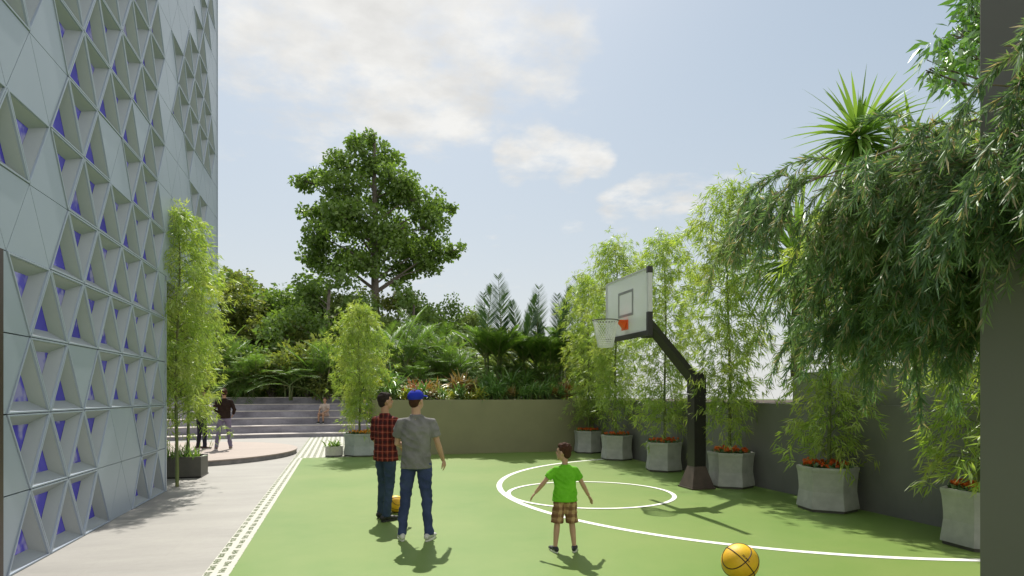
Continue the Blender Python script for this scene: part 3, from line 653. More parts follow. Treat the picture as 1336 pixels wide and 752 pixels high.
def plaid(nm, base, lines, dark, k=11):
    m, nt, out = nodes(nm); p = N(nt, 'ShaderNodeBsdfPrincipled'); nt.links.new(p.outputs[0], out.inputs[0]); p.inputs['Roughness'].default_value = .9; p.inputs['Specular IOR Level'].default_value = .15
    tc = N(nt, 'ShaderNodeTexCoord'); sp = N(nt, 'ShaderNodeSeparateXYZ'); nt.links.new(tc.outputs['Object'], sp.inputs[0])
    xy = mth(nt, 'ADD', sp.outputs[0], mth(nt, 'MULTIPLY', sp.outputs[1], .8)); c = None
    def band(src, kk, w_, off=0):
        f = mth(nt, 'FRACT', mth(nt, 'ADD', mth(nt, 'MULTIPLY', src, kk), off)); return mth(nt, 'LESS_THAN', f, w_)
    c = mixc(nt, mth(nt, 'MULTIPLY', band(xy, k, .42), .65), base, dark); c = mixc(nt, mth(nt, 'MULTIPLY', band(sp.outputs[2], k, .42), .6), c, dark)
    c = mixc(nt, mth(nt, 'MULTIPLY', band(xy, k, .08, .3), .6), c, lines); c = mixc(nt, mth(nt, 'MULTIPLY', band(sp.outputs[2], k, .08, .3), .6), c, lines)
    nt.links.new(c, p.inputs['Base Color'])
    b = N(nt, 'ShaderNodeBump'); b.inputs['Strength'].default_value = .9; b.inputs['Distance'].default_value = .02; nt.links.new(noise(nt, 12, 4), b.inputs['Height']); nt.links.new(b.outputs[0], p.inputs['Normal'])
    return m
def hand(bm, wr, fd, pn, s=1.0, curl=.5, side=1):
    """wr wrist, fd forearm direction, pn palm normal"""
    fd = Vector(fd).normalized(); pn = Vector(pn); pn = (pn - fd * pn.dot(fd)).normalized(); ac = fd.cross(pn).normalized() * side
    wr = Vector(wr); R = Matrix((ac, fd, pn)).transposed()
    ell(bm, wr + fd * .05 * s, (.040 * s, .055 * s, .017 * s), R)
    for k, (off, L) in enumerate(((-.029, .066), (-.010, .076), (.010, .071), (.029, .055))):
        p = wr + fd * .085 * s + ac * off * s; d = (fd + ac * off * 2.5).normalized(); pts = [p - d * .02 * s, p]
        for j in range(3):
            d = (d + pn * curl * .55).normalized(); p = p + d * L * s / 3 * 1.08; pts.append(p)
        tube(bm, pts, [.0095 * s, .0098 * s, .009 * s, .0083 * s, .0068 * s], 7)
    p = wr + fd * .03 * s - ac * .030 * s; d = (fd * .75 - ac * .7 + pn * .25).normalized(); pts = [p - d * .01, p + d * .03 * s]; d2 = (d + fd * .5).normalized(); pts += [pts[-1] + d2 * .028 * s, pts[-1] + d2 * .028 * s + (d2 + pn * .3).normalized() * .022 * s]
    tube(bm, pts, [.013 * s, .012 * s, .0105 * s, .008 * s], 7)
def person(loc, rz, H, J, skin, hair, shirt, pants, shoes, label, sleeve='short', legwear='long', head=(0, 0), child=False, cap=None, group=None, sole=None, hem=None, loose=1.0, vx=1.0, backpack=None, scale=1.0):
    root = empty('person', loc, rz, label, 'person', group); h = H
    hs = (1.0 if not child else 1.28) * h / 1.78
    J = {k: Vector(v) for k, v in J.items()}
    hip, ch, nk = J['hip'], J['chest'], J['neck']; B = (1.07 if child else 1) * h / 1.78
    HR = Euler((head[1], 0, head[0])).to_matrix()
    hc = nk + HR @ Vector((0, .025 * hs, .145 * hs))
    body = bmesh.new()
    tube(body, [nk - Vector((0, 0, .08 * hs)), nk, hc - HR @ Vector((0, .02 * hs, .06 * hs))], [.066 * B * (1 if not child else .8), .054 * B * (1 if not child else .85), .055 * B * (1 if not child else .9)], 14)
    def hp(v): return hc + HR @ (Vector(v) * hs)
    ell(body, hp((0, -.008, .025)), (.074 * hs, .094 * hs, .092 * hs), HR, 20)
    ell(body, hp((0, .026, -.045)), (.058 * hs, .068 * hs, .070 * hs), HR, 16)
    ell(body, hp((0, .066, -.082)), (.028 * hs, .024 * hs, .022 * hs), HR, 10)
    ell(body, hp((0, .080, .030)), (.045 * hs, .015 * hs, .010 * hs), HR, 10)
    tube(body, [hp((0, .086, .022)), hp((0, .102, -.006)), hp((0, .108, -.022)), hp((0, .084, -.030))], [.008 * hs, .011 * hs, .014 * hs, .012 * hs], 8)
    ell(body, hp((0, .088, -.050)), (.022 * hs, .010 * hs, .006 * hs), HR, 10); ell(body, hp((0, .086, -.061)), (.019 * hs, .010 * hs, .006 * hs), HR, 10)
    for s in (-1, 1): ell(body, hp((s * .077, -.002, -.008)), (.010 * hs, .019 * hs, .031 * hs), HR, 10)
    # torso under the clothes and limbs
    t0 = hip; k = B
    rings_xy(body, [(p.x, p.y, p.z, a_ * k, b_ * k) for p, a_, b_ in ((hip - Vector((0, 0, .05 * k)), .12, .075), (hip.lerp(ch, .5), .11, .07), (ch, .13, .078), (ch.lerp(nk, .55), .10, .055), (ch.lerp(nk, .85), .05, .045))], 14)
    for s, nm in ((-1, 'L'), (1, 'R')):
        sh, el_, wr = J['sh' + nm], J['el' + nm], J['wr' + nm]
        tube(body, [sh, sh.lerp(el_, .5), el_, el_.lerp(wr, .3), wr], [.043 * k, .041 * k, .035 * k, .037 * k, .025 * k], 12); ell(body, el_, (.035 * k,) * 3)
        hand(body, wr, wr - el_, J.get('pn' + nm, Vector((-s, .2, 0))), .92 * hs if not child else .8 * hs, curl=J['curl'].x if 'curl' in J else .45, side=s)
        hj, kn, an = J['hip' + nm], J['kn' + nm], J['an' + nm]
        tube(body, [hj, hj.lerp(kn, .5), kn, kn.lerp(an, .35), an], [.072 * k, .062 * k, .047 * k, .049 * k, .032 * k], 12); ell(body, kn, (.046 * k,) * 3)
    vox('body', body, skin, root, .0062 * vx, 2)
    # hair
    hb = bmesh.new(); ell(hb, hp((0, -.020, .040)), (.082 * hs, .092 * hs, .088 * hs), HR, 20); ell(hb, hp((0, -.055, -.010)), (.066 * hs, .048 * hs, .070 * hs), HR, 16)
    ell(hb, hp((0, .035, .082)), (.060 * hs, .050 * hs, .040 * hs), HR, 14)
    rr_ = random.Random(int(h * 1000))
    for _ in range(26):
        a = rr_.uniform(0, 6.28); e = rr_.uniform(.1, 1.4); ell(hb, hp((.074 * math.cos(a) * math.cos(e), -.02 + .085 * math.sin(a) * math.cos(e) * (1 if math.sin(a) < 0 else .75), .045 + .085 * math.sin(e))), (.016 * hs, .018 * hs, .012 * hs), HR, 6)
    vox('hair', hb, hair, root, .008 * vx, 1)
    for s in (-1, 1):
        eb = bmesh.new(); ell(eb, hp((s * .030, .083, .010)), (.013 * hs, .007 * hs, .006 * hs), HR, 8); from_bm('eye', eb, mat('eye_dark', (.03, .02, .015), rough=.2), root, True)
    if cap:
        cb = bmesh.new(); ell(cb, hp((0, -.012, .055)), (.090 * hs, .106 * hs, .080 * hs), HR, 24)
        tube(cb, [hp((0, -.012, .040)), hp((0, -.012, .072))], [.092 * hs, .091 * hs], 24)
        for i in range(9):
            a = (i - 4) / 4 * .95; tube(cb, [hp((.070 * math.sin(a), .070, .050)), hp((.088 * math.sin(a), .095 + .075 * math.cos(a * 1.1), .040 - .010 * abs(a)))], .008 * hs, 6)
        ell(cb, hp((0, -.012, .137)), (.010 * hs, .010 * hs, .006 * hs), HR, 8)
        vox('cap', cb, cap, root, .0062, 2)
    # shirt
    sb = bmesh.new(); L = loose; hz = hem if hem is not None else hip.z - .04
    ax = ch - hip; 
    def at(t): return hip + ax * t
    hd = (hip.z - hz) / max(1e-3, ax.z) if abs(ax.z) > .05 else .1
    sp = [(-hd, .182 * L, .134 * L), (0, .176 * L, .130 * L), (.35, .158 * L, .114 * L), (.7, .168, .118), (1, .180, .120), (1.18, .172, .108)]
    tube_pts = [(at(t), a_ * k, b_ * k) for t, a_, b_ in sp]
    rows = [(p.x, p.y, p.z, a_, b_) for p, a_, b_ in tube_pts]
    top = J['shL'].lerp(J['shR'], .5); rows += [(top.x, top.y, top.z - .005 * k, .148 * k, .082 * k), (top.x, top.y, top.z + .022 * k, .115 * k, .070 * k), (top.x, top.y, top.z + .045 * k, .085 * k, .064 * k), (nk.x, nk.y - .005, nk.z - .012 * k, .066 * k, .060 * k)]
    rings_xy(sb, rows, 20)
    for nm in 'LR':
        sh, el_, wr = J['sh' + nm], J['el' + nm], J['wr' + nm]; inn = sh.lerp(top, .45) - Vector((0, 0, .012 * k)); sh = sh - Vector((0, 0, .022 * k))
        if sleeve == 'short': tube(sb, [inn, sh, sh.lerp(el_, .35), sh.lerp(el_, .72)], [.046 * k, .056 * k, .066 * k, .064 * k * (L * .5 + .5)], 14)
        elif sleeve == 'elbow': tube(sb, [inn, sh, sh.lerp(el_, .5), el_, el_.lerp(wr, .08)], [.050 * k, .060 * k, .062 * k, .057 * k, .058 * k], 14)
        else: tube(sb, [inn, sh, sh.lerp(el_, .5), el_, el_.lerp(wr, .5), el_.lerp(wr, .97)], [.050 * k, .060 * k, .060 * k, .053 * k, .047 * k, .039 * k], 14)
    def wr_(co):
        z = co.z * 24 / h; co = folds(co, h); return co + Vector((math.sin(z + co.y * 30) * .004, math.cos(z * 1.3 + co.x * 34) * .005, 0)) * h / 1.78
    so = vox('shirt', sb, shirt, root, .0085 * vx, 7, wr_)
    # trousers or shorts
    tb = bmesh.new(); hzt = hip.z + .015 * k
    rings_xy(tb, [(hip.x, hip.y, hzt, .140 * k, .098 * k), (hip.x, hip.y, hip.z - .04 * k, .160 * k, .116 * k), (hip.x, hip.y, hip.z - .10 * k, .145 * k, .108 * k)], 20)
    for nm in 'LR':
        hj, kn, an = J['hip' + nm], J['kn' + nm], J['an' + nm]
        if legwear == 'long': tube(tb, [hj + Vector((0, 0, .03)), hj.lerp(kn, .35), kn, kn.lerp(an, .5), kn.lerp(an, .93), an - Vector((0, 0, .02 * k))], [.088 * k, .086 * k, .064 * k, .060 * k, .056 * k, .058 * k], 14); ell(tb, kn, (.064 * k,) * 3)
        elif legwear == 'shorts': tube(tb, [hj + Vector((0, 0, .03)), hj.lerp(kn, .4), hj.lerp(kn, 1.0), kn.lerp(an, .02)], [.092 * k, .096 * k, .098 * k, .098 * k], 14)
        else: tube(tb, [hj + Vector((0, 0, .02)), hj.lerp(kn, .5), hj.lerp(kn, .8)], [.10 * k, .095 * k, .09 * k], 12)
    def wt_(co):
        z = co.z * 30 / h; co = folds(co, h); return co + Vector((math.sin(z + co.y * 20) * .0035, math.cos(z * .9 + co.x * 25) * .004, 0)) * h / 1.78
    vox('trousers' if legwear == 'long' else ('shorts' if legwear == 'shorts' else 'skirt'), tb, pants, root, .0085 * vx, 3, wt_)
    # shoes
    for nm in 'LR':
        an = J['an' + nm]; fdir = J.get('ft' + nm, Vector((.15 if nm == 'R' else -.15, 1, 0))).normalized(); side = Vector((fdir.y, -fdir.x, 0)); gz = J['gz' + nm].z if 'gz' + nm in J else 0
        f = hs if not child else hs * .88; Rm = Matrix((side, fdir, Vector((0, 0, 1)))).transposed(); b_ = Vector((an.x, an.y, gz))
        fb = bmesh.new(); tube(fb, [an + Vector((0, 0, .01)), b_ + Vector((0, 0, .05 * f))], [.040 * f, .045 * f], 12)
        for d_, w_, hh, zz in ((-.045, .036, .042, .052), (.03, .042, .045, .05), (.10, .046, .034, .042), (.155, .042, .027, .036)): ell(fb, b_ + fdir * d_ * f + Vector((0, 0, zz * f)), (w_ * f, .055 * f, hh * f), Rm, 12)
        sho = vox('shoe', fb, shoes, root, .008 * vx, 2)
        zb_ = bmesh.new(); n = 20; P = [b_ + Rm @ Vector((math.cos(t) * (.043 + .008 * math.sin(t)) * f, (.055 + math.sin(t) * .135) * f, 0)) for t in np.linspace(0, 2 * PI, n, endpoint=False)]
        prism_poly(zb_, [(p.x, p.y) for p in P], gz + .001, gz + .026 * f); from_bm('sole', zb_, sole or mat('white_sole', (.75, .74, .70), rough=.6), sho)
    if backpack:
        kb = bmesh.new(); bx(kb, ch.x - .13 * k, ch.x + .13 * k, ch.y - .27 * k, ch.y - .11 * k, ch.z - .26 * k, ch.z + .1 * k, .04); from_bm('backpack', kb, backpack, root)
    return root
def folds(co, h):
    k = 1.78 / h; q = co * k; a = math.atan2(q.y, q.x)
    n1 = mnoise.noise(Vector((q.x * 7, q.y * 7 + 3, q.z * 11 + q.x * 6))); n2 = mnoise.noise(Vector((q.x * 17, q.y * 17, q.z * 24 - q.x * 12)))
    r = Vector((q.x, q.y, 0)); r = r.normalized() if r.length > .01 else r
    return co + r * ((1 - abs(n1) * 2.6) * .009 + n2 * .005) / k
def stand(H, fl=(-.13, 0), fr=(.13, 0), child=False):
    k = H / 1.78; w = .175 * k * (.92 if child else 1); an = .085 * k
    J = dict(hip=(0, 0, .93 * k), chest=(0, -.005, 1.27 * k), neck=(0, -.01, 1.49 * k), shL=(-w, -.01, 1.41 * k), shR=(w, -.01, 1.41 * k), elL=(-w - .06 * k, -.04 * k, 1.13 * k), elR=(w + .06 * k, -.04 * k, 1.13 * k),
             wrL=(-w - .07 * k, .06 * k, .88 * k), wrR=(w + .07 * k, .06 * k, .88 * k), hipL=(-.085 * k, 0, .88 * k), hipR=(.085 * k, 0, .88 * k), anL=(fl[0], fl[1], an), anR=(fr[0], fr[1], an))
    J['knL'] = ((-.085 * k + fl[0]) / 2, fl[1] * .5 + .03 * k, .49 * k); J['knR'] = ((.085 * k + fr[0]) / 2, fr[1] * .5 + .03 * k, .49 * k)
    return J
SK1 = skin_mat('skin_light', (.50, .30, .21)); SK2 = skin_mat('skin_tan', (.42, .24, .15))
HB1 = mat('hair_dark', (.018, .012, .010), (.03, .02, .015), scale=30, rough=.85, bump=.8, bscale=90, spec=.2); HB2 = mat('hair_brown', (.07, .028, .014), (.045, .02, .012), scale=30, rough=.85, bump=.8, bscale=90, spec=.2)
DEN = cloth('denim', (.055, .072, .165), (.028, .04, .10), 4); DEN2 = cloth('denim_grey', (.05, .075, .125), (.03, .048, .085), 4)
def rot_for(px, off=0): return -(TH + math.atan((px - 668) / 800)) + math.radians(off)
# man in cap
H = 1.77; J = stand(H, (-.165, .0), (.145, -.03)); J.update(elR=(.245, .02, 1.14), wrR=(.305, .13, .92), elL=(-.225, .04, 1.13), wrL=(-.13, .26, 1.05), pnR=(-1, .3, .1), pnL=(1, .3, 0), curl=(.55, 0, 0), shR=(.178, -.005, 1.40), ftL=(-.25, 1, 0), ftR=(.3, 1, 0))
X_, Y_ = W(543, 7.17)
person((X_, Y_, 0), rot_for(543, -6), H, J, SK1, HB2, cloth('grey_tshirt', (.21, .205, .20), (.15, .148, .145), 6), DEN, mat('white_shoe', (.62, .61, .57), (.35, .35, .33), scale=18, rough=.6),
       'man seen from behind in blue cap, grey T-shirt, jeans and white sneakers', head=(-.55, .12), cap=cloth('blue_cap_cloth', (.02, .04, .42), (.015, .03, .34), bump=.15), hem=.84)
# man in plaid shirt
H = 1.745; J = stand(H, (-.13, .04), (.12, -.10)); J.update(elR=(.235, -.02, 1.11), wrR=(.225, .15, .90), elL=(-.225, -.02, 1.11), wrL=(-.21, .14, .90), curl=(.6, 0, 0), ftL=(-.1, 1, 0), ftR=(.12, 1, 0))
X_, Y_ = W(503, 8.36)
person((X_, Y_, 0), rot_for(503, -48), H, J, SK2, HB1, plaid('red_plaid', (.16, .026, .020), (.50, .16, .11), (.03, .012, .014), 11.5), DEN2, mat('black_shoe', (.02, .02, .02), rough=.5),
       'man in dark red plaid shirt and jeans, left of the man in the cap', sleeve='elbow', head=(-.35, .14), hem=.80, loose=1.06, sole=mat('dark_sole', (.03, .03, .03), rough=.6))
# boy
H = 1.15; J = stand(H, (-.105, .0), (.105, .02), child=True); J.update(shL=(-.105, 0, .905), shR=(.105, 0, .905), elL=(-.215, 0, .765), wrL=(-.315, .04, .635), elR=(.185, 0, .745), wrR=(.265, .04, .60), neck=(0, 0, .955), pnL=(.4, -.2, -.8), pnR=(-.4, -.2, -.8), curl=(.35, 0, 0), chest=(0, 0, .80), ftL=(-.3, 1, 0), ftR=(.25, 1, 0))
X_, Y_ = W(737, 6.62)
person((X_, Y_, 0), rot_for(737, 8), H, J, SK1, HB2, cloth('green_tshirt', (.17, .52, .03), (.12, .40, .02), 6), plaid('tan_plaid', (.42, .27, .14), (.50, .34, .20), (.12, .05, .03), 13), mat('black_sneaker', (.02, .022, .03), (.25, .25, .25), scale=22, rough=.5, lo=.6, hi=.65),
       'boy in bright green T-shirt and plaid shorts with both arms held out', legwear='shorts', head=(.95, .05), child=True, hem=.55, loose=1.12, vx=.85)
# man on the stage, back view
H = 1.76; J = stand(H, (-.20, 0), (.16, .02)); J.update(elR=(.26, -.06, 1.14), wrR=(.23, .08, 1.0), elL=(-.26, -.06, 1.14), wrL=(-.16, .14, 1.02))
X_, Y_ = W(292.5, 17.5)
person((X_, Y_, .135), rot_for(292, 0), H, J, SK2, HB2, cloth('black_jacket', (.022, .014, .012), (.035, .02, .016)), cloth('lavender_trousers', (.24, .21, .31), (.18, .16, .25)), mat('grey_shoe', (.22, .17, .15), rough=.6),
       'man on the stage seen from behind, black jacket and lavender grey trousers', sleeve='long', head=(.2, 0), hem=.88, vx=1.5)
H = 1.74; J = stand(H, (-.20, .02), (.17, .0)); J.update(elR=(.25, 0, 1.16), wrR=(.06, .24, 1.2), elL=(-.25, .0, 1.16), wrL=(-.02, .26, 1.14), pnL=(0, -1, 0), pnR=(0, -1, 0), hip=(0, 0, .92))
X_, Y_ = W(262.5, 17.6)
person((X_, Y_, .135), rot_for(262, -60), H, J, SK2, HB2, cloth('dark_navy_top', (.035, .04, .065)), cloth('dark_navy_trousers', (.035, .033, .05)), mat('brown_shoe', (.08, .04, .03), rough=.6),
       'man in dark clothes with folded arms on the stage behind the bamboo leaves', sleeve='elbow', head=(0, -.1), hem=.86, vx=1.5)
# seated people on the steps
def sitter(px, zc, shirt, pants, label, off, leg, sc, gi=2):
    k = sc; J = dict(hip=(0, .0, .10), chest=(0, .05, .40), neck=(0, .07, .59), shL=(-.165, .06, .53), shR=(.165, .06, .53), elL=(-.20, .16, .28), elR=(.20, .16, .28), wrL=(-.10, .38, .20), wrR=(.10, .38, .20),
                     hipL=(-.085, .03, .085), hipR=(.085, .03, .085), knL=(-.10, .44, .12), knR=(.10, .44, .12), anL=(-.09, .40, -.19), anR=(.09, .46, -.19), gzL=(0, 0, -.275), gzR=(0, 0, -.275), pnL=(0, 0, -1), pnR=(0, 0, -1))
    X_, Y_ = W(px, zc); r = 13 + .8 * gi; Yr = 12.8 + math.sqrt(r * r - (X_ + 1.5) ** 2)
    # sits on the tread, feet on the tread below
    person((X_, Yr + .22, HS[gi] + .02), PI - rot_for(px) * 0 + math.radians(off), 1.6, J, SK2, HB1 if leg == 'long' else HB2, shirt, pants, mat('black_shoe', (.02, .02, .02)), label, sleeve='short', legwear=leg, head=(.2, .1), hem=.03, vx=1.6)
sitter(424, 25.5, cloth('beige_top', (.50, .42, .36), (.36, .27, .22)), cloth('dusty_skirt', (.42, .30, .25)), 'person in beige top and skirt sitting on the seating steps', -25, 'skirt', 1, 2)
sitter(474.5, 25.5, cloth('pale_blue_top', (.42, .48, .52), (.3, .36, .4)), cloth('navy_jeans', (.03, .05, .09)), 'person in pale top and dark jeans sitting on the steps right of the bamboo', 35, 'long', 1, 2)

# ------------------------------------------------------------------ trees and plants
M_big = leafmat('broad_leaf', (.105, .185, .035), (.185, .28, .055), trans=.45, gloss=.04)
M_t2 = leafmat('broad_leaf_olive', (.24, .265, .055), (.13, .18, .038), trans=.45, gloss=.04)
M_t3 = leafmat('broad_leaf_soft', (.155, .215, .065), (.225, .29, .085), trans=.45, gloss=.04)
M_near = leafmat('glossy_leaf', (.07, .20, .03), (.16, .30, .04), trans=.4, gloss=.15)
cl = []
zt = 44.0; ks = zt / 30; u = lambda px, py, dy=0, r=1: ((px - 490) / 800 * zt, dy * ks, 1.7 + (515 - py) / 800 * zt, r * ks * 1.0)
for q in [(486, 182, 0, .75), (470, 200, -.5, .8), (505, 203, .5, .9), (487, 222, .3, 1.1), (452, 226, -.6, 1.0), (525, 240, .4, 1.05), (420, 243, .2, .85), (402, 242, .0, .55), (445, 258, -1, 1.2), (492, 258, 1.2, 1.1),
          (540, 262, -.8, 1.15), (572, 268, .3, .75), (590, 266, .1, .4), (408, 274, .4, .7), (432, 286, 1, 1.15), (470, 292, -1.4, 1.2), (520, 290, 1.3, 1.2), (556, 295, -.4, 1.15), (575, 318, .5, .95), (600, 320, 0, .55),
          (425, 318, -.6, 1.15), (455, 330, 1.4, 1.2), (505, 325, -1.3, 1.2), (545, 332, .8, 1.1), (440, 350, -.2, .95), (480, 352, -1.2, .9), (520, 350, .9, .9), (560, 345, 0, .7), (415, 338, 0, .7), (480, 300, 2.0, 1.2), (510, 240, -1.2, .9), (540, 310, 2, 1.1), (450, 300, -2.2, 1)]:
    cl.append(u(*q))
t = tree('broadleaf_tree', 5, cl, [(0, 0, 0), (.02, 0, 6), (-.05, .1, 10.2), (0, 0, 13.8), (-.1, 0, 17.5), (-.1, 0, 20.4)], .27, M_big, 26000, tr=.36, lw=.85)
X_, Y_ = W(490, zt); place(t, (X_, Y_, 0), -TH * .0 - math.radians(2.7), 1, 'tallest broadleaf tree with dense green crown and grey trunk rising behind the garden', 'tree')
def simple(seed, R, H, base, nc, leaf, m, cnt, name='broadleaf_tree'):
    rs = random.Random(seed); c = []
    for i in range(nc):
        a = rs.uniform(0, 6.28); z = base + (H - base) * rs.random(); f = math.sin(PI * min(1, .12 + .88 * (z - base) / (H - base + .3))) ** .6
        r = rs.uniform(.25, .38) * R; d = (R - r * .6) * f * math.sqrt(rs.random()); c.append((d * math.cos(a), d * math.sin(a), z - r * .5, r))
    return tree(name, seed, c, [(0, 0, 0), (.05, 0, H * .35), (0, .1, H * .6), (0, 0, H * .85)], leaf, m, cnt, tr=R * .045)
TA = simple(71, 2.6, 6.8, 1.2, 30, .17, M_t2, 10000); TB = simple(72, 2.8, 7.0, 1.0, 30, .19, M_big, 9500); TC = simple(73, 2.6, 6.6, .8, 28, .17, M_t3, 9000)
spec = [(320, 33, 8.4, 1, 1.1, 'mid green tree behind the left part of the steps'), (360, 36, 8.0, 2, 1.2, 'soft green tall tree behind the middle of the steps'), (290, 31, 7.6, 0, 1.1, 'olive tree directly beside the top of the facade bamboo'),
    (445, 33, 7.4, 2, 1.1, 'soft green tree behind the short bamboo'), (520, 34, 7.4, 0, 1.0, 'olive tree right behind the tall trunk'), (600, 34, 6.6, 1, 1.0, 'mid green tree behind the areca palms over the olive wall'), (640, 35, 5.6, 0, 1.0, 'olive low tree behind the leftmost upright palm'), (690, 35, 5.4, 1, .9, 'mid green low tree behind the tallest upright palm'), (410, 37, 9.0, 1, 1.0, 'taller mid green tree just left of the tallest tree'),
      # px, depth, height, proto, width factor, label
    (300, 34, 8.6, 0, 1.15, 'olive green tree just right of the bamboo by the facade'), (345, 35, 7.2, 0, 1.0, 'rounded olive tree between the facade bamboo and the tall tree'),
    (395, 33, 7.6, 1, 1.1, 'dark green tree left of the tall tree with leafy branch tips'), (430, 30, 8.1, 1, .95, 'dark green tree directly left of the tall tree trunk'), (375, 30, 5.4, 0, .95, 'low yellowish olive tree above the left part of the steps'),
    (465, 31, 6.2, 1, .9, 'dark tree at the foot of the tall trunk'), (540, 31, 7.3, 1, .95, 'dark green tree right of the tall trunk'), (575, 33, 7.1, 1, .8, 'outermost dark green crown right of the tall tree'),
    (615, 34, 6.3, 2, .8, 'pale green bushy tree right of the tall tree, left of the palms'), (505, 30, 5.6, 2, .9, 'soft green tree below the tall tree, behind the palms'), (660, 36, 5.4, 2, .9, 'pale green low tree seen between the upright palms'),
    (270, 29, 6.0, 2, 1.0, 'soft green tree behind the bamboo by the facade'), (225, 32, 7.0, 2, 1.0, 'pale green tree mostly hidden by the facade'), (720, 34, 5.0, 2, .8, 'pale green low tree behind the rightmost palms')]
protos = [TA, TB, TC]; hh = [6.8, 7.0, 6.6]; us = set()
for k, (px, z, hgt, pi_, wf, lab) in enumerate(spec):
    hgt = 1.7 + (hgt - 1.7) * 1.28; z *= 1.28; wf *= 1.12; X_, Y_ = W(px, z); o = protos[pi_] if pi_ not in us else copy_tree(protos[pi_]); us.add(pi_); s = hgt / hh[pi_]
    place(o, (X_, Y_, 0), k * 1.7, s * wf, lab, 'tree', 'trees behind the garden', sz=s)
# shrubs forming the dark hedge behind the steps
M_sh = leafmat('shrub_leaf', (.09, .17, .03), (.15, .23, .04), trans=.4, gloss=.04)
def shrub(seed, m, leaf=.12, n=1500, name='shrub'):
    rs = np.random.default_rng(seed); root = empty(name); bm = bmesh.new(); lv = Leaves()
    C = []
    for k in range(9):
        a = rs.uniform(0, 6.28); e = Vector((math.cos(a) * rs.uniform(.1, .5), math.sin(a) * rs.uniform(.1, .5), rs.uniform(.35, 1.0))); tube(bm, [(0, 0, 0), e * .5 + Vector((0, 0, .1)), e], [.02, .014, .006], 5, False); C.append(tuple(e))
    C = np.array(C); w_ = rs.integers(0, 9, n); off = nrm(rs.normal(size=(n, 3))) * rs.uniform(.1, .34, (n, 1)); P = C[w_] + off; P[:, 2] = np.abs(P[:, 2])
    lv.add(P, off + rs.normal(size=(n, 3)) * .15, leaf * rs.uniform(.6, 1.2, n), leaf * .42); from_bm('branches', bm, M_bark, root); lv.build('leaves', m, root); return root
shp = [shrub(81, M_sh), shrub(82, M_t3), shrub(83, M_t2)]; us = set(); k = 0
for row, (d0, s0) in enumerate(((29.6, 2.1), (28.6, 1.5))):
    for px in range(212, 520, 22 if row == 0 else 26):
        X_, Y_ = W(px + row * 9 + random.uniform(-4, 4), d0); i = (k * 7 + row) % 3; o = shp[i] if i not in us else copy_tree(shp[i]); us.add(i)
        kind = ['dark green', 'soft green', 'olive green'][i]; s = s0 * random.uniform(.85, 1.2)
        place(o, (X_, Y_, 1.42), k * 1.1, s, kind + ' dense shrub in the %s of planting above the seating steps' % ('back row' if row == 0 else 'front row'), 'shrub', '%s shrubs in the %s above the steps' % (kind, 'back row' if row == 0 else 'front row')); k += 1
for px in range(520, 800, 24):
    X_, Y_ = W(px, 24.5); i = k % 3; o = copy_tree(shp[i]); kind = ['dark green', 'soft green', 'olive green'][i]
    place(o, (X_, Y_, 1.4), k * 1.3, 1.75 * random.uniform(.85, 1.15), kind + ' dense shrub behind the palms over the olive wall', 'shrub', kind + ' shrubs behind the palms over the olive wall'); k += 1
# arecas
PA = areca(91, 5, 1.6, 7, 1.75, .85); 
def spear_palm(seed):
    random.seed(seed); root = empty('feather_palm'); lv = Leaves(); lw_ = Leaves(); bm = bmesh.new(); st = bmesh.new()
    for s in range(4):
        a = s * 1.9 + random.uniform(-.4, .4); b = Vector((math.cos(a) * .16, math.sin(a) * .16, 0)); h = random.uniform(.9, 1.5); top = b * 1.7 + Vector((0, 0, h)); tube(st, [b, top], [.04, .03], 7)
        feather(lv, bm, top, -1.57 + random.uniform(-.5, .5) + (PI if s % 2 else 0), 1.42 + random.uniform(-.1, .05), random.uniform(1.6, 2.1), .16, n=32, ll=.46, lw=.055, ang=.82, hang=.0)
        for f in range(8): feather(lw_, bm, top - Vector((0, 0, .1)), f * 2.4 + a, random.uniform(.5, 1.25), random.uniform(.8, 1.2), random.uniform(.4, .9), n=22, ll=.38, lw=.034)
    stalk = from_bm('stems', st, M_stalk, root, True); lv.build('upright_fronds', M_froll, root); lw_.build('lower_fronds', M_frond, root); from_bm('leaf_stalks', bm, M_stalk, stalk); return root
PS = spear_palm(97)
PC = areca(93, 4, .9, 7, 1.7, .35)
pal = [PA, PS, PC]; us = set()
ps = [(642, 19.6, 1, 1.18, 'dark upright feathery palm, leftmost over the olive wall'), (688, 19.8, 1, 1.1, 'dark upright feathery palm, tallest over the middle of the olive wall'), (722, 20.0, 1, 1.02, 'dark upright feathery palm right of the tallest one over the olive wall'),
      (742, 20.6, 1, 1.22, 'tall feathery palm beside the corner bamboo'), (665, 19.6, 0, .62, 'bright green areca palm between the first and second upright palms'), (708, 19.5, 0, .6, 'bright green areca palm in front of the rightmost upright palms'),
      (520, 21.0, 0, 1.05, 'bushy areca palm right of the short bamboo'), (550, 20.2, 2, .85, 'spreading palm with drooping fronds above the cap'), (590, 21.2, 0, .72, 'medium areca palm in the middle of the olive wall planting'), (615, 20.4, 2, .7, 'low spreading palm left of the upright palms'), (560, 23.0, 0, 1.1, 'areca palm in the second row behind the man in the cap'),
      (320, 28.0, 2, 1.25, 'wide spreading palm above the left part of the steps'), (378, 28.0, 2, 1.25, 'wide spreading palm above the middle of the steps'), (345, 29.2, 2, 1.4, 'spreading palm behind the two wide palms above the steps'), (420, 28.4, 0, 1.0, 'areca palm above the steps left of the short bamboo'), (285, 28.5, 0, 1.1, 'areca palm above the steps beside the facade bamboo')]
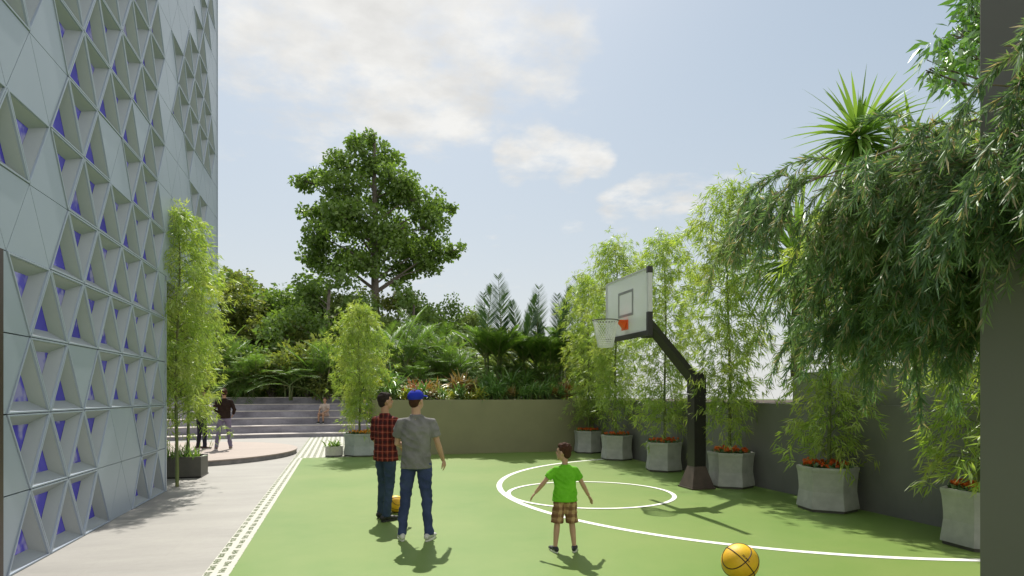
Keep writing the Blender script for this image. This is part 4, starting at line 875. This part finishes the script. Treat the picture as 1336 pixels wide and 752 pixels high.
for k, (px, z, i, s, lab) in enumerate(ps):
    X_, Y_ = W(px, z); o = pal[i] if i not in us else copy_tree(pal[i]); us.add(i); place(o, (X_, Y_, 1.44), (k % 3 - 1) * .35 if i == 1 else k * 2.1 + .3, s, lab, 'palm', 'palms in the raised beds')
# crotons and strap leaved plants along the wall top and above the steps
M_cr = [leafmat('croton_red', (.42, .07, .04), (.55, .26, .06), trans=.3, c3=(.10, .12, .02)), leafmat('croton_yellow', (.70, .58, .08), (.32, .42, .06), trans=.35, c3=(.10, .18, .03)), leafmat('strap_green', (.10, .22, .04), (.18, .32, .06), trans=.3), leafmat('croton_bronze', (.30, .15, .06), (.38, .26, .07), trans=.3, c3=(.07, .10, .02))]
def croton(seed, m, L, n, drp, wd=.05):
    rs = np.random.default_rng(seed); root = empty('croton_plant'); lv = Leaves(); bm = bmesh.new()
    P, D = [], []
    for s in range(5):
        a = rs.uniform(0, 6.28); top = Vector((math.cos(a) * .16, math.sin(a) * .16, rs.uniform(.15, .5))); tube(bm, [(top.x * .3, top.y * .3, 0), top], [.012, .009], 5)
        for q in range(n // 5):
            az = rs.uniform(0, 6.28); el = rs.uniform(-.1, 1.4); P.append(tuple(top * rs.uniform(.6, 1.0))); D.append((math.cos(az) * math.cos(el), math.sin(az) * math.cos(el), math.sin(el)))
    lv.strap(P, D, L * rs.uniform(.6, 1.15, len(P)), wd, droop=drp, seg=3); from_bm('stems', bm, M_stalk, root); lv.build('leaves', m, root); return root
crs = [croton(101, M_cr[0], .36, 70, .7), croton(102, M_cr[1], .36, 80, .8), croton(103, M_cr[2], .55, 90, 1.1, .035), croton(104, M_cr[3], .38, 80, .7)]
for c_, nm in zip(crs, ('croton_plant', 'croton_plant', 'grassy_plant', 'croton_plant')): c_.name = nm
cn = ['red leaved croton', 'yellow and green croton', 'green grassy clump', 'bronze leaved croton']; us = set(); rs2 = random.Random(6)
def put_cr(X_, Y_, z, i, s, lab, grp):
    o = crs[i] if i not in us else copy_tree(crs[i]); us.add(i); place(o, (X_, Y_, z), rs2.uniform(0, 6), s, cn[i] + lab, 'plant', cn[i] + grp)
x = XE + .35; n_ = 0
while x < XW - .15:
    i = rs2.choice([2, 1, 3, 2] if x > 4.6 else [1, 2, 3, 1, 2, 2]); put_cr(x, YW + .38 + rs2.uniform(-.06, .06), 1.44, i, rs2.uniform(.62, .95), ' in the front row of planting over the olive wall', ' clumps in the front row over the olive wall'); x += rs2.uniform(.22, .34)
x = XE + .4
while x < XW - .1:
    i = rs2.choice([3, 2, 0, 1, 3, 2]); put_cr(x, YW + .95 + rs2.uniform(-.15, .15), 1.44, i, rs2.uniform(1.1, 1.55), ' in the second row of planting over the olive wall', ' clumps in the second row over the olive wall'); x += rs2.uniform(.3, .45)
for k in range(34):
    px = 282 + k * 6.6; X_, _ = W(px, 30.4); Y_ = 12.8 + math.sqrt(18.5 ** 2 - (X_ + 1.5) ** 2)
    i = rs2.choice([2, 1, 2, 1, 3] if k < 18 else [3, 0, 2, 3, 0]); put_cr(X_, Y_, 1.48, i, rs2.uniform(.7, 1.1) if k < 18 else rs2.uniform(1, 1.7), ' along the top edge of the seating steps', ' clumps along the top of the steps')
# palms with sword leaves behind the right wall
def sp(name, px, z, topy, base, L, n, wd, dr, lab, seed, m=None, tr=.09, e0=1.45):
    X_, Y_ = W(px, z); h = 1.7 + (515 - topy) / 800 * z; o = strap_palm(name, seed, h - base, L, n, wd, dr, tr, matl=m, e0=e0); place(o, (X_, Y_, base), seed * .7, 1, lab, 'palm', 'sword leaved palms behind the right wall')
sp('sword_leaved_palm', 1120, 10.2, 186, 2.0, 1.12, 190, .075, (.3, .95), 'sword leaved palm with the upright fan crown against the sky', 1, tr=.10, e0=1.15)
sp('sword_leaved_palm', 1190, 9.8, 205, 2.0, 1.25, 120, .06, (.7, 1.6), 'sword leaved palm with arching leaves right of the upright fan crown', 2, e0=1.0)
sp('sword_leaved_palm', 1040, 10.6, 345, 2.0, 1.5, 140, .085, (.5, 1.4), 'sword leaved palm with broad drooping leaves left of the weeping tree', 3)
# bamboo clumps rising behind the wall at right
o = copy_tree(bams[1]); X_, Y_ = W(1245, 9.2); place(o, (X_, Y_, 2.0), 2.2, .8, 'bright bamboo clump rising behind the weeping tree beside the column', 'bamboo', sz=.78)
o = copy_tree(bams[0]); X_, Y_ = W(1150, 11); place(o, (X_, Y_, 1.0), 1.2, .9, 'yellow green bamboo clump behind the sword leaved palms', 'bamboo')
# glossy leaved tree behind the column, its branch reaching out left
X_, Y_ = 8.9, 5.6; zc = 8.3
def rel(px, py, z, r): a, b = W(px, z); return (a - X_, b - Y_, 1.7 + (515 - py) / 800 * z, r)
cc = [rel(1262, 20, 8, .42), (rel(1238, 45, 8, .35)), rel(1262, 75, 8, .42), rel(1225, 88, 7.9, .26), rel(1208, 92, 7.8, .16), rel(1250, 108, 8, .3), rel(1290, 40, 8.2, .5), rel(1300, -20, 8.3, .6), rel(1275, -15, 8.3, .4), rel(1330, 60, 8.5, .6), rel(1350, -60, 8.8, .8)]
t = tree('broadleaf_tree', 61, cc, [(0, 0, 0), (0, 0, 3), (.1, 0, 5), (-.1, .1, 7), (-.1, 0, 8.4)], .19, M_near, 1900, tr=.12, lw=.30, flat=.9); place(t, (X_, Y_, 0), 0, 1, 'glossy leaved tree beside the top of the column, branch against the sky', 'tree')

# weeping tree in the right foreground
M_weep = leafmat('weeping_leaf', (.085, .175, .085), (.16, .26, .11), trans=.4, gloss=.07, rough=.5, c3=(.22, .31, .10), dead=.10)
M_wtw = mat('pale_twig', (.30, .23, .16), (.20, .15, .10), rough=.7)
wt = empty('weeping_tree', (5.1, 1.15, 0), label='dark weeping tree with long drooping feathery branches in the right foreground', cat='tree'); rs = np.random.default_rng(77); rn = random.Random(77)
O = Vector((5.1, 1.15, 0)); bm = bmesh.new(); tube(bm, [(0, 0, 0), (.03, .03, 1.4), (0, .1, 2.6), (-.1, .3, 3.8), (-.1, .5, 4.8)], [.14, .12, .10, .08, .05], 10); tk = from_bm('trunk', bm, M_bark, wt, True)
lb = bmesh.new(); tb = bmesh.new(); lv = Leaves()
def WP(px, py, z): a, b = W(px, z); return Vector((a, b, 1.7 + (515 - py) / 800 * z)) - O
limbs = []   # end pixels: the arching crest of each bough (px, py of crest, depth)
for (px, py, z) in [(1000, 262, 5.6), (1045, 235, 5.5), (1090, 235, 5.3), (1130, 250, 5.1), (1030, 310, 5.9), (1150, 235, 5.0), (1185, 225, 4.9), (1225, 205, 4.7), (1240, 215, 4.6), (1275, 150, 4.3), (1110, 260, 5.6), (1170, 260, 5.3), (1215, 250, 5.0), (1020, 370, 6.0), (1060, 400, 6.0), (1100, 380, 5.8), (1140, 380, 5.6), (1180, 370, 5.4), (1225, 350, 5.0), (1100, 425, 5.8), (1145, 435, 5.6), (1245, 395, 4.9), (1060, 250, 5.2), (1105, 225, 5.0), (1285, 110, 3.7),
                    (1310, 60, 3.5), (1330, 130, 3.5), (1345, 40, 3.4), (1300, 190, 3.8), (1335, 220, 3.6), (1140, 320, 5.4), (1075, 330, 5.7), (1190, 330, 5.0), (1240, 300, 4.7)]:
    E = WP(px, py, z); o = Vector((-.05, .3, rn.uniform(2.6, 3.9))); cst = o.lerp(E, .55) + Vector((rn.gauss(0, .15), rn.gauss(0, .15), rn.uniform(.0, .22))); P = []
    for i in range(13):
        t_ = i / 12; P.append(o * (1 - t_) ** 2 + cst * 2 * t_ * (1 - t_) + E * t_ ** 2)
    tube(lb, P, [.020 * (1 - .8 * i / 12) for i in range(13)], 5, False); limbs.append((P, z))
for P, z in limbs:
    nst = 26; orig = [rn.uniform(.34, 1.0) for _ in range(6)]
    for s_ in range(nst):
        t_ = min(1, max(.3, orig[s_ % 6] + rn.gauss(0, .018))); i = min(11, int(t_ * 12)); p = P[i].lerp(P[i + 1], t_ * 12 - i) + Vector((rn.gauss(0, .05), rn.gauss(0, .05), 0))
        out = (P[-1] - P[0]); out.z = 0; out.normalize(); ca = orig[s_ % 6] * 40 + z * 7; d = (out * (.55 if z > 4.4 else .1) + Vector((math.cos(ca) * .55 + rn.gauss(0, .28), math.sin(ca) * .55 + rn.gauss(0, .28), rn.uniform(-.35, .45)))).normalized()
        L = rn.uniform(.45, 1.1); Q = [p.copy()]; n = 10
        for j in range(n):
            d = (d + Vector((0, 0, -.22))).normalized(); p = p + d * L / n; Q.append(p.copy())
        tube(tb, Q, [.004, .0035, .003, .003, .0025, .0025, .002, .002, .0015, .0015, .001], 3, False)
        for q_ in range(3):      # side twigs
            j0 = rn.randint(2, 7); sd = (Q[j0 + 1] - Q[j0]).normalized() + Vector((rn.gauss(0, .6), rn.gauss(0, .6), -.1)); sd.normalize(); l2 = L * rn.uniform(.2, .4)
            pts = [Q[j0]]; pp = Q[j0].copy()
            for j in range(5): sd = (sd + Vector((0, 0, -.25))).normalized(); pp = pp + sd * l2 / 5; pts.append(pp.copy())
            A = np.array([tuple(v) for v in pts]); us_ = rs.uniform(0, 4.99, int(l2 * 150)); ii = us_.astype(int); B_ = A[ii] + (A[ii + 1] - A[ii]) * (us_ - ii)[:, None]; T_ = nrm(A[ii + 1] - A[ii])
            lv.add(B_, T_ * .9 + rs.normal(size=B_.shape) * .42, .085 * rs.uniform(.7, 1.25, len(B_)), .011)
        A = np.array([tuple(v) for v in Q]); m_ = int(L * 170); us_ = rs.uniform(.6, 9.99, m_); ii = us_.astype(int); B_ = A[ii] + (A[ii + 1] - A[ii]) * (us_ - ii)[:, None]; T_ = nrm(A[ii + 1] - A[ii])
        lv.add(B_, T_ * .95 + rs.normal(size=B_.shape) * .42, .095 * rs.uniform(.7, 1.25, m_), .0115)
lo = from_bm('limbs', lb, M_wtw, tk, True); from_bm('twigs', tb, M_wtw, tk); lv.build('foliage', M_weep, wt)

# ------------------------------------------------------------------ sky, sun, camera
wd = bpy.data.worlds.new('World'); SC.world = wd; wd.use_nodes = True; nt = wd.node_tree; nt.nodes.clear()
out = N(nt, 'ShaderNodeOutputWorld'); bg = N(nt, 'ShaderNodeBackground'); nt.links.new(bg.outputs[0], out.inputs[0])
SUN = Vector((.045, .73, 1.0)).normalized(); EL = math.asin(SUN.z); AZ = math.atan2(SUN.x, SUN.y)
sky = N(nt, 'ShaderNodeTexSky', sky_type='NISHITA'); sky.sun_disc = False; sky.sun_elevation = EL; sky.sun_rotation = AZ; sky.air_density = 1.0; sky.dust_density = 2.2; sky.ozone_density = 1.2
tc = N(nt, 'ShaderNodeTexCoord'); nv = N(nt, 'ShaderNodeVectorMath', operation='NORMALIZE'); nt.links.new(tc.outputs['Generated'], nv.inputs[0]); dirv = nv.outputs[0]
sx = N(nt, 'ShaderNodeSeparateXYZ'); nt.links.new(dirv, sx.inputs[0])
def skyd(px, py):
    v = Vector(((px - 668) / 800, 1, (515 - py) / 800)); v = Vector((v.x * CT + ST, -v.x * ST + CT, v.z)); return v.normalized()
# cloud layer: direction projected on a plane above
den = mth(nt, 'ADD', mth(nt, 'MAXIMUM', sx.outputs[2], 0.0), .12)
cv = N(nt, 'ShaderNodeCombineXYZ'); nt.links.new(mth(nt, 'DIVIDE', sx.outputs[0], den), cv.inputs[0]); nt.links.new(mth(nt, 'DIVIDE', sx.outputs[1], den), cv.inputs[1])
def wnoise(scale, det, off=(0, 0, 0), rough=.58):
    mp = N(nt, 'ShaderNodeMapping'); mp.inputs['Location'].default_value = off; nt.links.new(cv.outputs[0], mp.inputs[0])
    n = N(nt, 'ShaderNodeTexNoise'); n.inputs['Scale'].default_value = scale; n.inputs['Detail'].default_value = det; n.inputs['Roughness'].default_value = rough; nt.links.new(mp.outputs[0], n.inputs['Vector']); return n.outputs['Fac']
big = wnoise(2.6, 9, (1.3, .4, 0)); fin = wnoise(7.0, 8, (4, 2, 0))
def blob(px, py, r):     # soft cap of directions round the cloud bank's centre, r radians
    d = skyd(px, py); n = N(nt, 'ShaderNodeVectorMath', operation='DOT_PRODUCT'); nt.links.new(dirv, n.inputs[0]); n.inputs[1].default_value = d
    q = N(nt, 'ShaderNodeMapRange'); q.interpolation_type = 'SMOOTHSTEP'; q.inputs[1].default_value = math.cos(r); q.inputs[2].default_value = 1 - (1 - math.cos(r)) * .1; nt.links.new(n.outputs['Value'], q.inputs[0]); return q.outputs[0]
bl = None
for px, py, r, a_ in ((420, 30, .24, 1), (550, 60, .20, 1.15), (480, 100, .10, .8), (700, 60, .13, 1.0), (745, 100, .09, .5), (600, 0, .24, 1), (340, 40, .17, .6), (672, 208, .055, .85), (705, 203, .06, 1.0), (742, 210, .06, .95), (775, 213, .045, .8), (810, 270, .05, .9), (842, 262, .055, 1.0), (880, 252, .06, .9), (915, 243, .055, .85), (950, 240, .04, .7), (665, 318, .10, .35), (560, 352, .10, .5), (730, 325, .08, .3), (-300, 100, .5, 1), (1700, 200, .4, .7), (668, -900, .6, .6)):  # the last blob is an out-of-view cloud added for fill light
    v = mth(nt, 'MULTIPLY', blob(px, py, r), a_); bl = v if bl is None else mth(nt, 'MAXIMUM', bl, v)
dens = mth(nt, 'ADD', mth(nt, 'MULTIPLY', bl, .62), mth(nt, 'ADD', mth(nt, 'MULTIPLY', mth(nt, 'SUBTRACT', big, .5), 1.15), mth(nt, 'MULTIPLY', mth(nt, 'SUBTRACT', fin, .5), 1.0)))
cf = N(nt, 'ShaderNodeMapRange'); cf.interpolation_type = 'SMOOTHSTEP'; cf.inputs[1].default_value = .30; cf.inputs[2].default_value = .80; nt.links.new(dens, cf.inputs[0])
shade = ramp(nt, wnoise(4.5, 6, (7, 1, 0)), .35, .65)
ccol = mixc(nt, shade, (6.3, 6.2, 5.95), (8.0, 7.9, 7.6))
hz = N(nt, 'ShaderNodeMapRange'); hz.inputs[1].default_value = .55; hz.inputs[2].default_value = -.05; nt.links.new(sx.outputs[2], hz.inputs[0])
veil = mixc(nt, mth(nt, 'ADD', mth(nt, 'MULTIPLY', mth(nt, 'POWER', hz.outputs[0], 1.3),   .38), .58), sky.outputs[0], mixc(nt, mth(nt, 'POWER', hz.outputs[0], 1.5), (4.5, 5.45, 6.1), (7.1, 7.05, 6.8)))
back_fill = None  # unseen bright cloud patches added behind the camera as fill light
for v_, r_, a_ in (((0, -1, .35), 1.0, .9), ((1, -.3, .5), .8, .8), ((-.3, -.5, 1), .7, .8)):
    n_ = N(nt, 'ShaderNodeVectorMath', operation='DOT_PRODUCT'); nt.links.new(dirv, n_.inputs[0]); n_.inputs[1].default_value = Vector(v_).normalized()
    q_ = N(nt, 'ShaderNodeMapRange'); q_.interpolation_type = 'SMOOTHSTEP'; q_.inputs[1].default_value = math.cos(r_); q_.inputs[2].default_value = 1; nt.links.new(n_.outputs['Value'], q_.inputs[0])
    v2 = mth(nt, 'MULTIPLY', q_.outputs[0], a_); back_fill = v2 if back_fill is None else mth(nt, 'MAXIMUM', back_fill, v2)
veil = mixc(nt, back_fill, veil, (11.5, 11.2, 10.8))
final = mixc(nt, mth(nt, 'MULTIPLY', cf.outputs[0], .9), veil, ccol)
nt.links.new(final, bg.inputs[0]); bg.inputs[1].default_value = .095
sl = bpy.data.lights.new('sun', 'SUN'); sl.energy = 4.8; sl.angle = math.radians(.6); sl.color = (1, .95, .86)
so = bpy.data.objects.new('sun', sl); COL.objects.link(so); so.rotation_euler = (-SUN).to_track_quat('-Z', 'Y').to_euler()
cd = bpy.data.cameras.new('camera'); cam = bpy.data.objects.new('camera', cd); COL.objects.link(cam); SC.camera = cam
cd.sensor_width = 36; cd.lens = 800 / 1336 * 36; cd.shift_y = (515 - 376) / 1336; cd.clip_end = 1000; cd.clip_start = .05
cam.location = (0, 0, 1.7); cam.rotation_euler = (PI / 2, 0, -TH)
SC.view_settings.view_transform = 'Standard'; SC.view_settings.look = 'None'; SC.view_settings.exposure = .3; SC.view_settings.gamma = 1
SC.cycles.max_bounces = 8; SC.cycles.transparent_max_bounces = 8; SC.cycles.use_denoising = True
SC.render.resolution_x = 1024; SC.render.resolution_y = 576
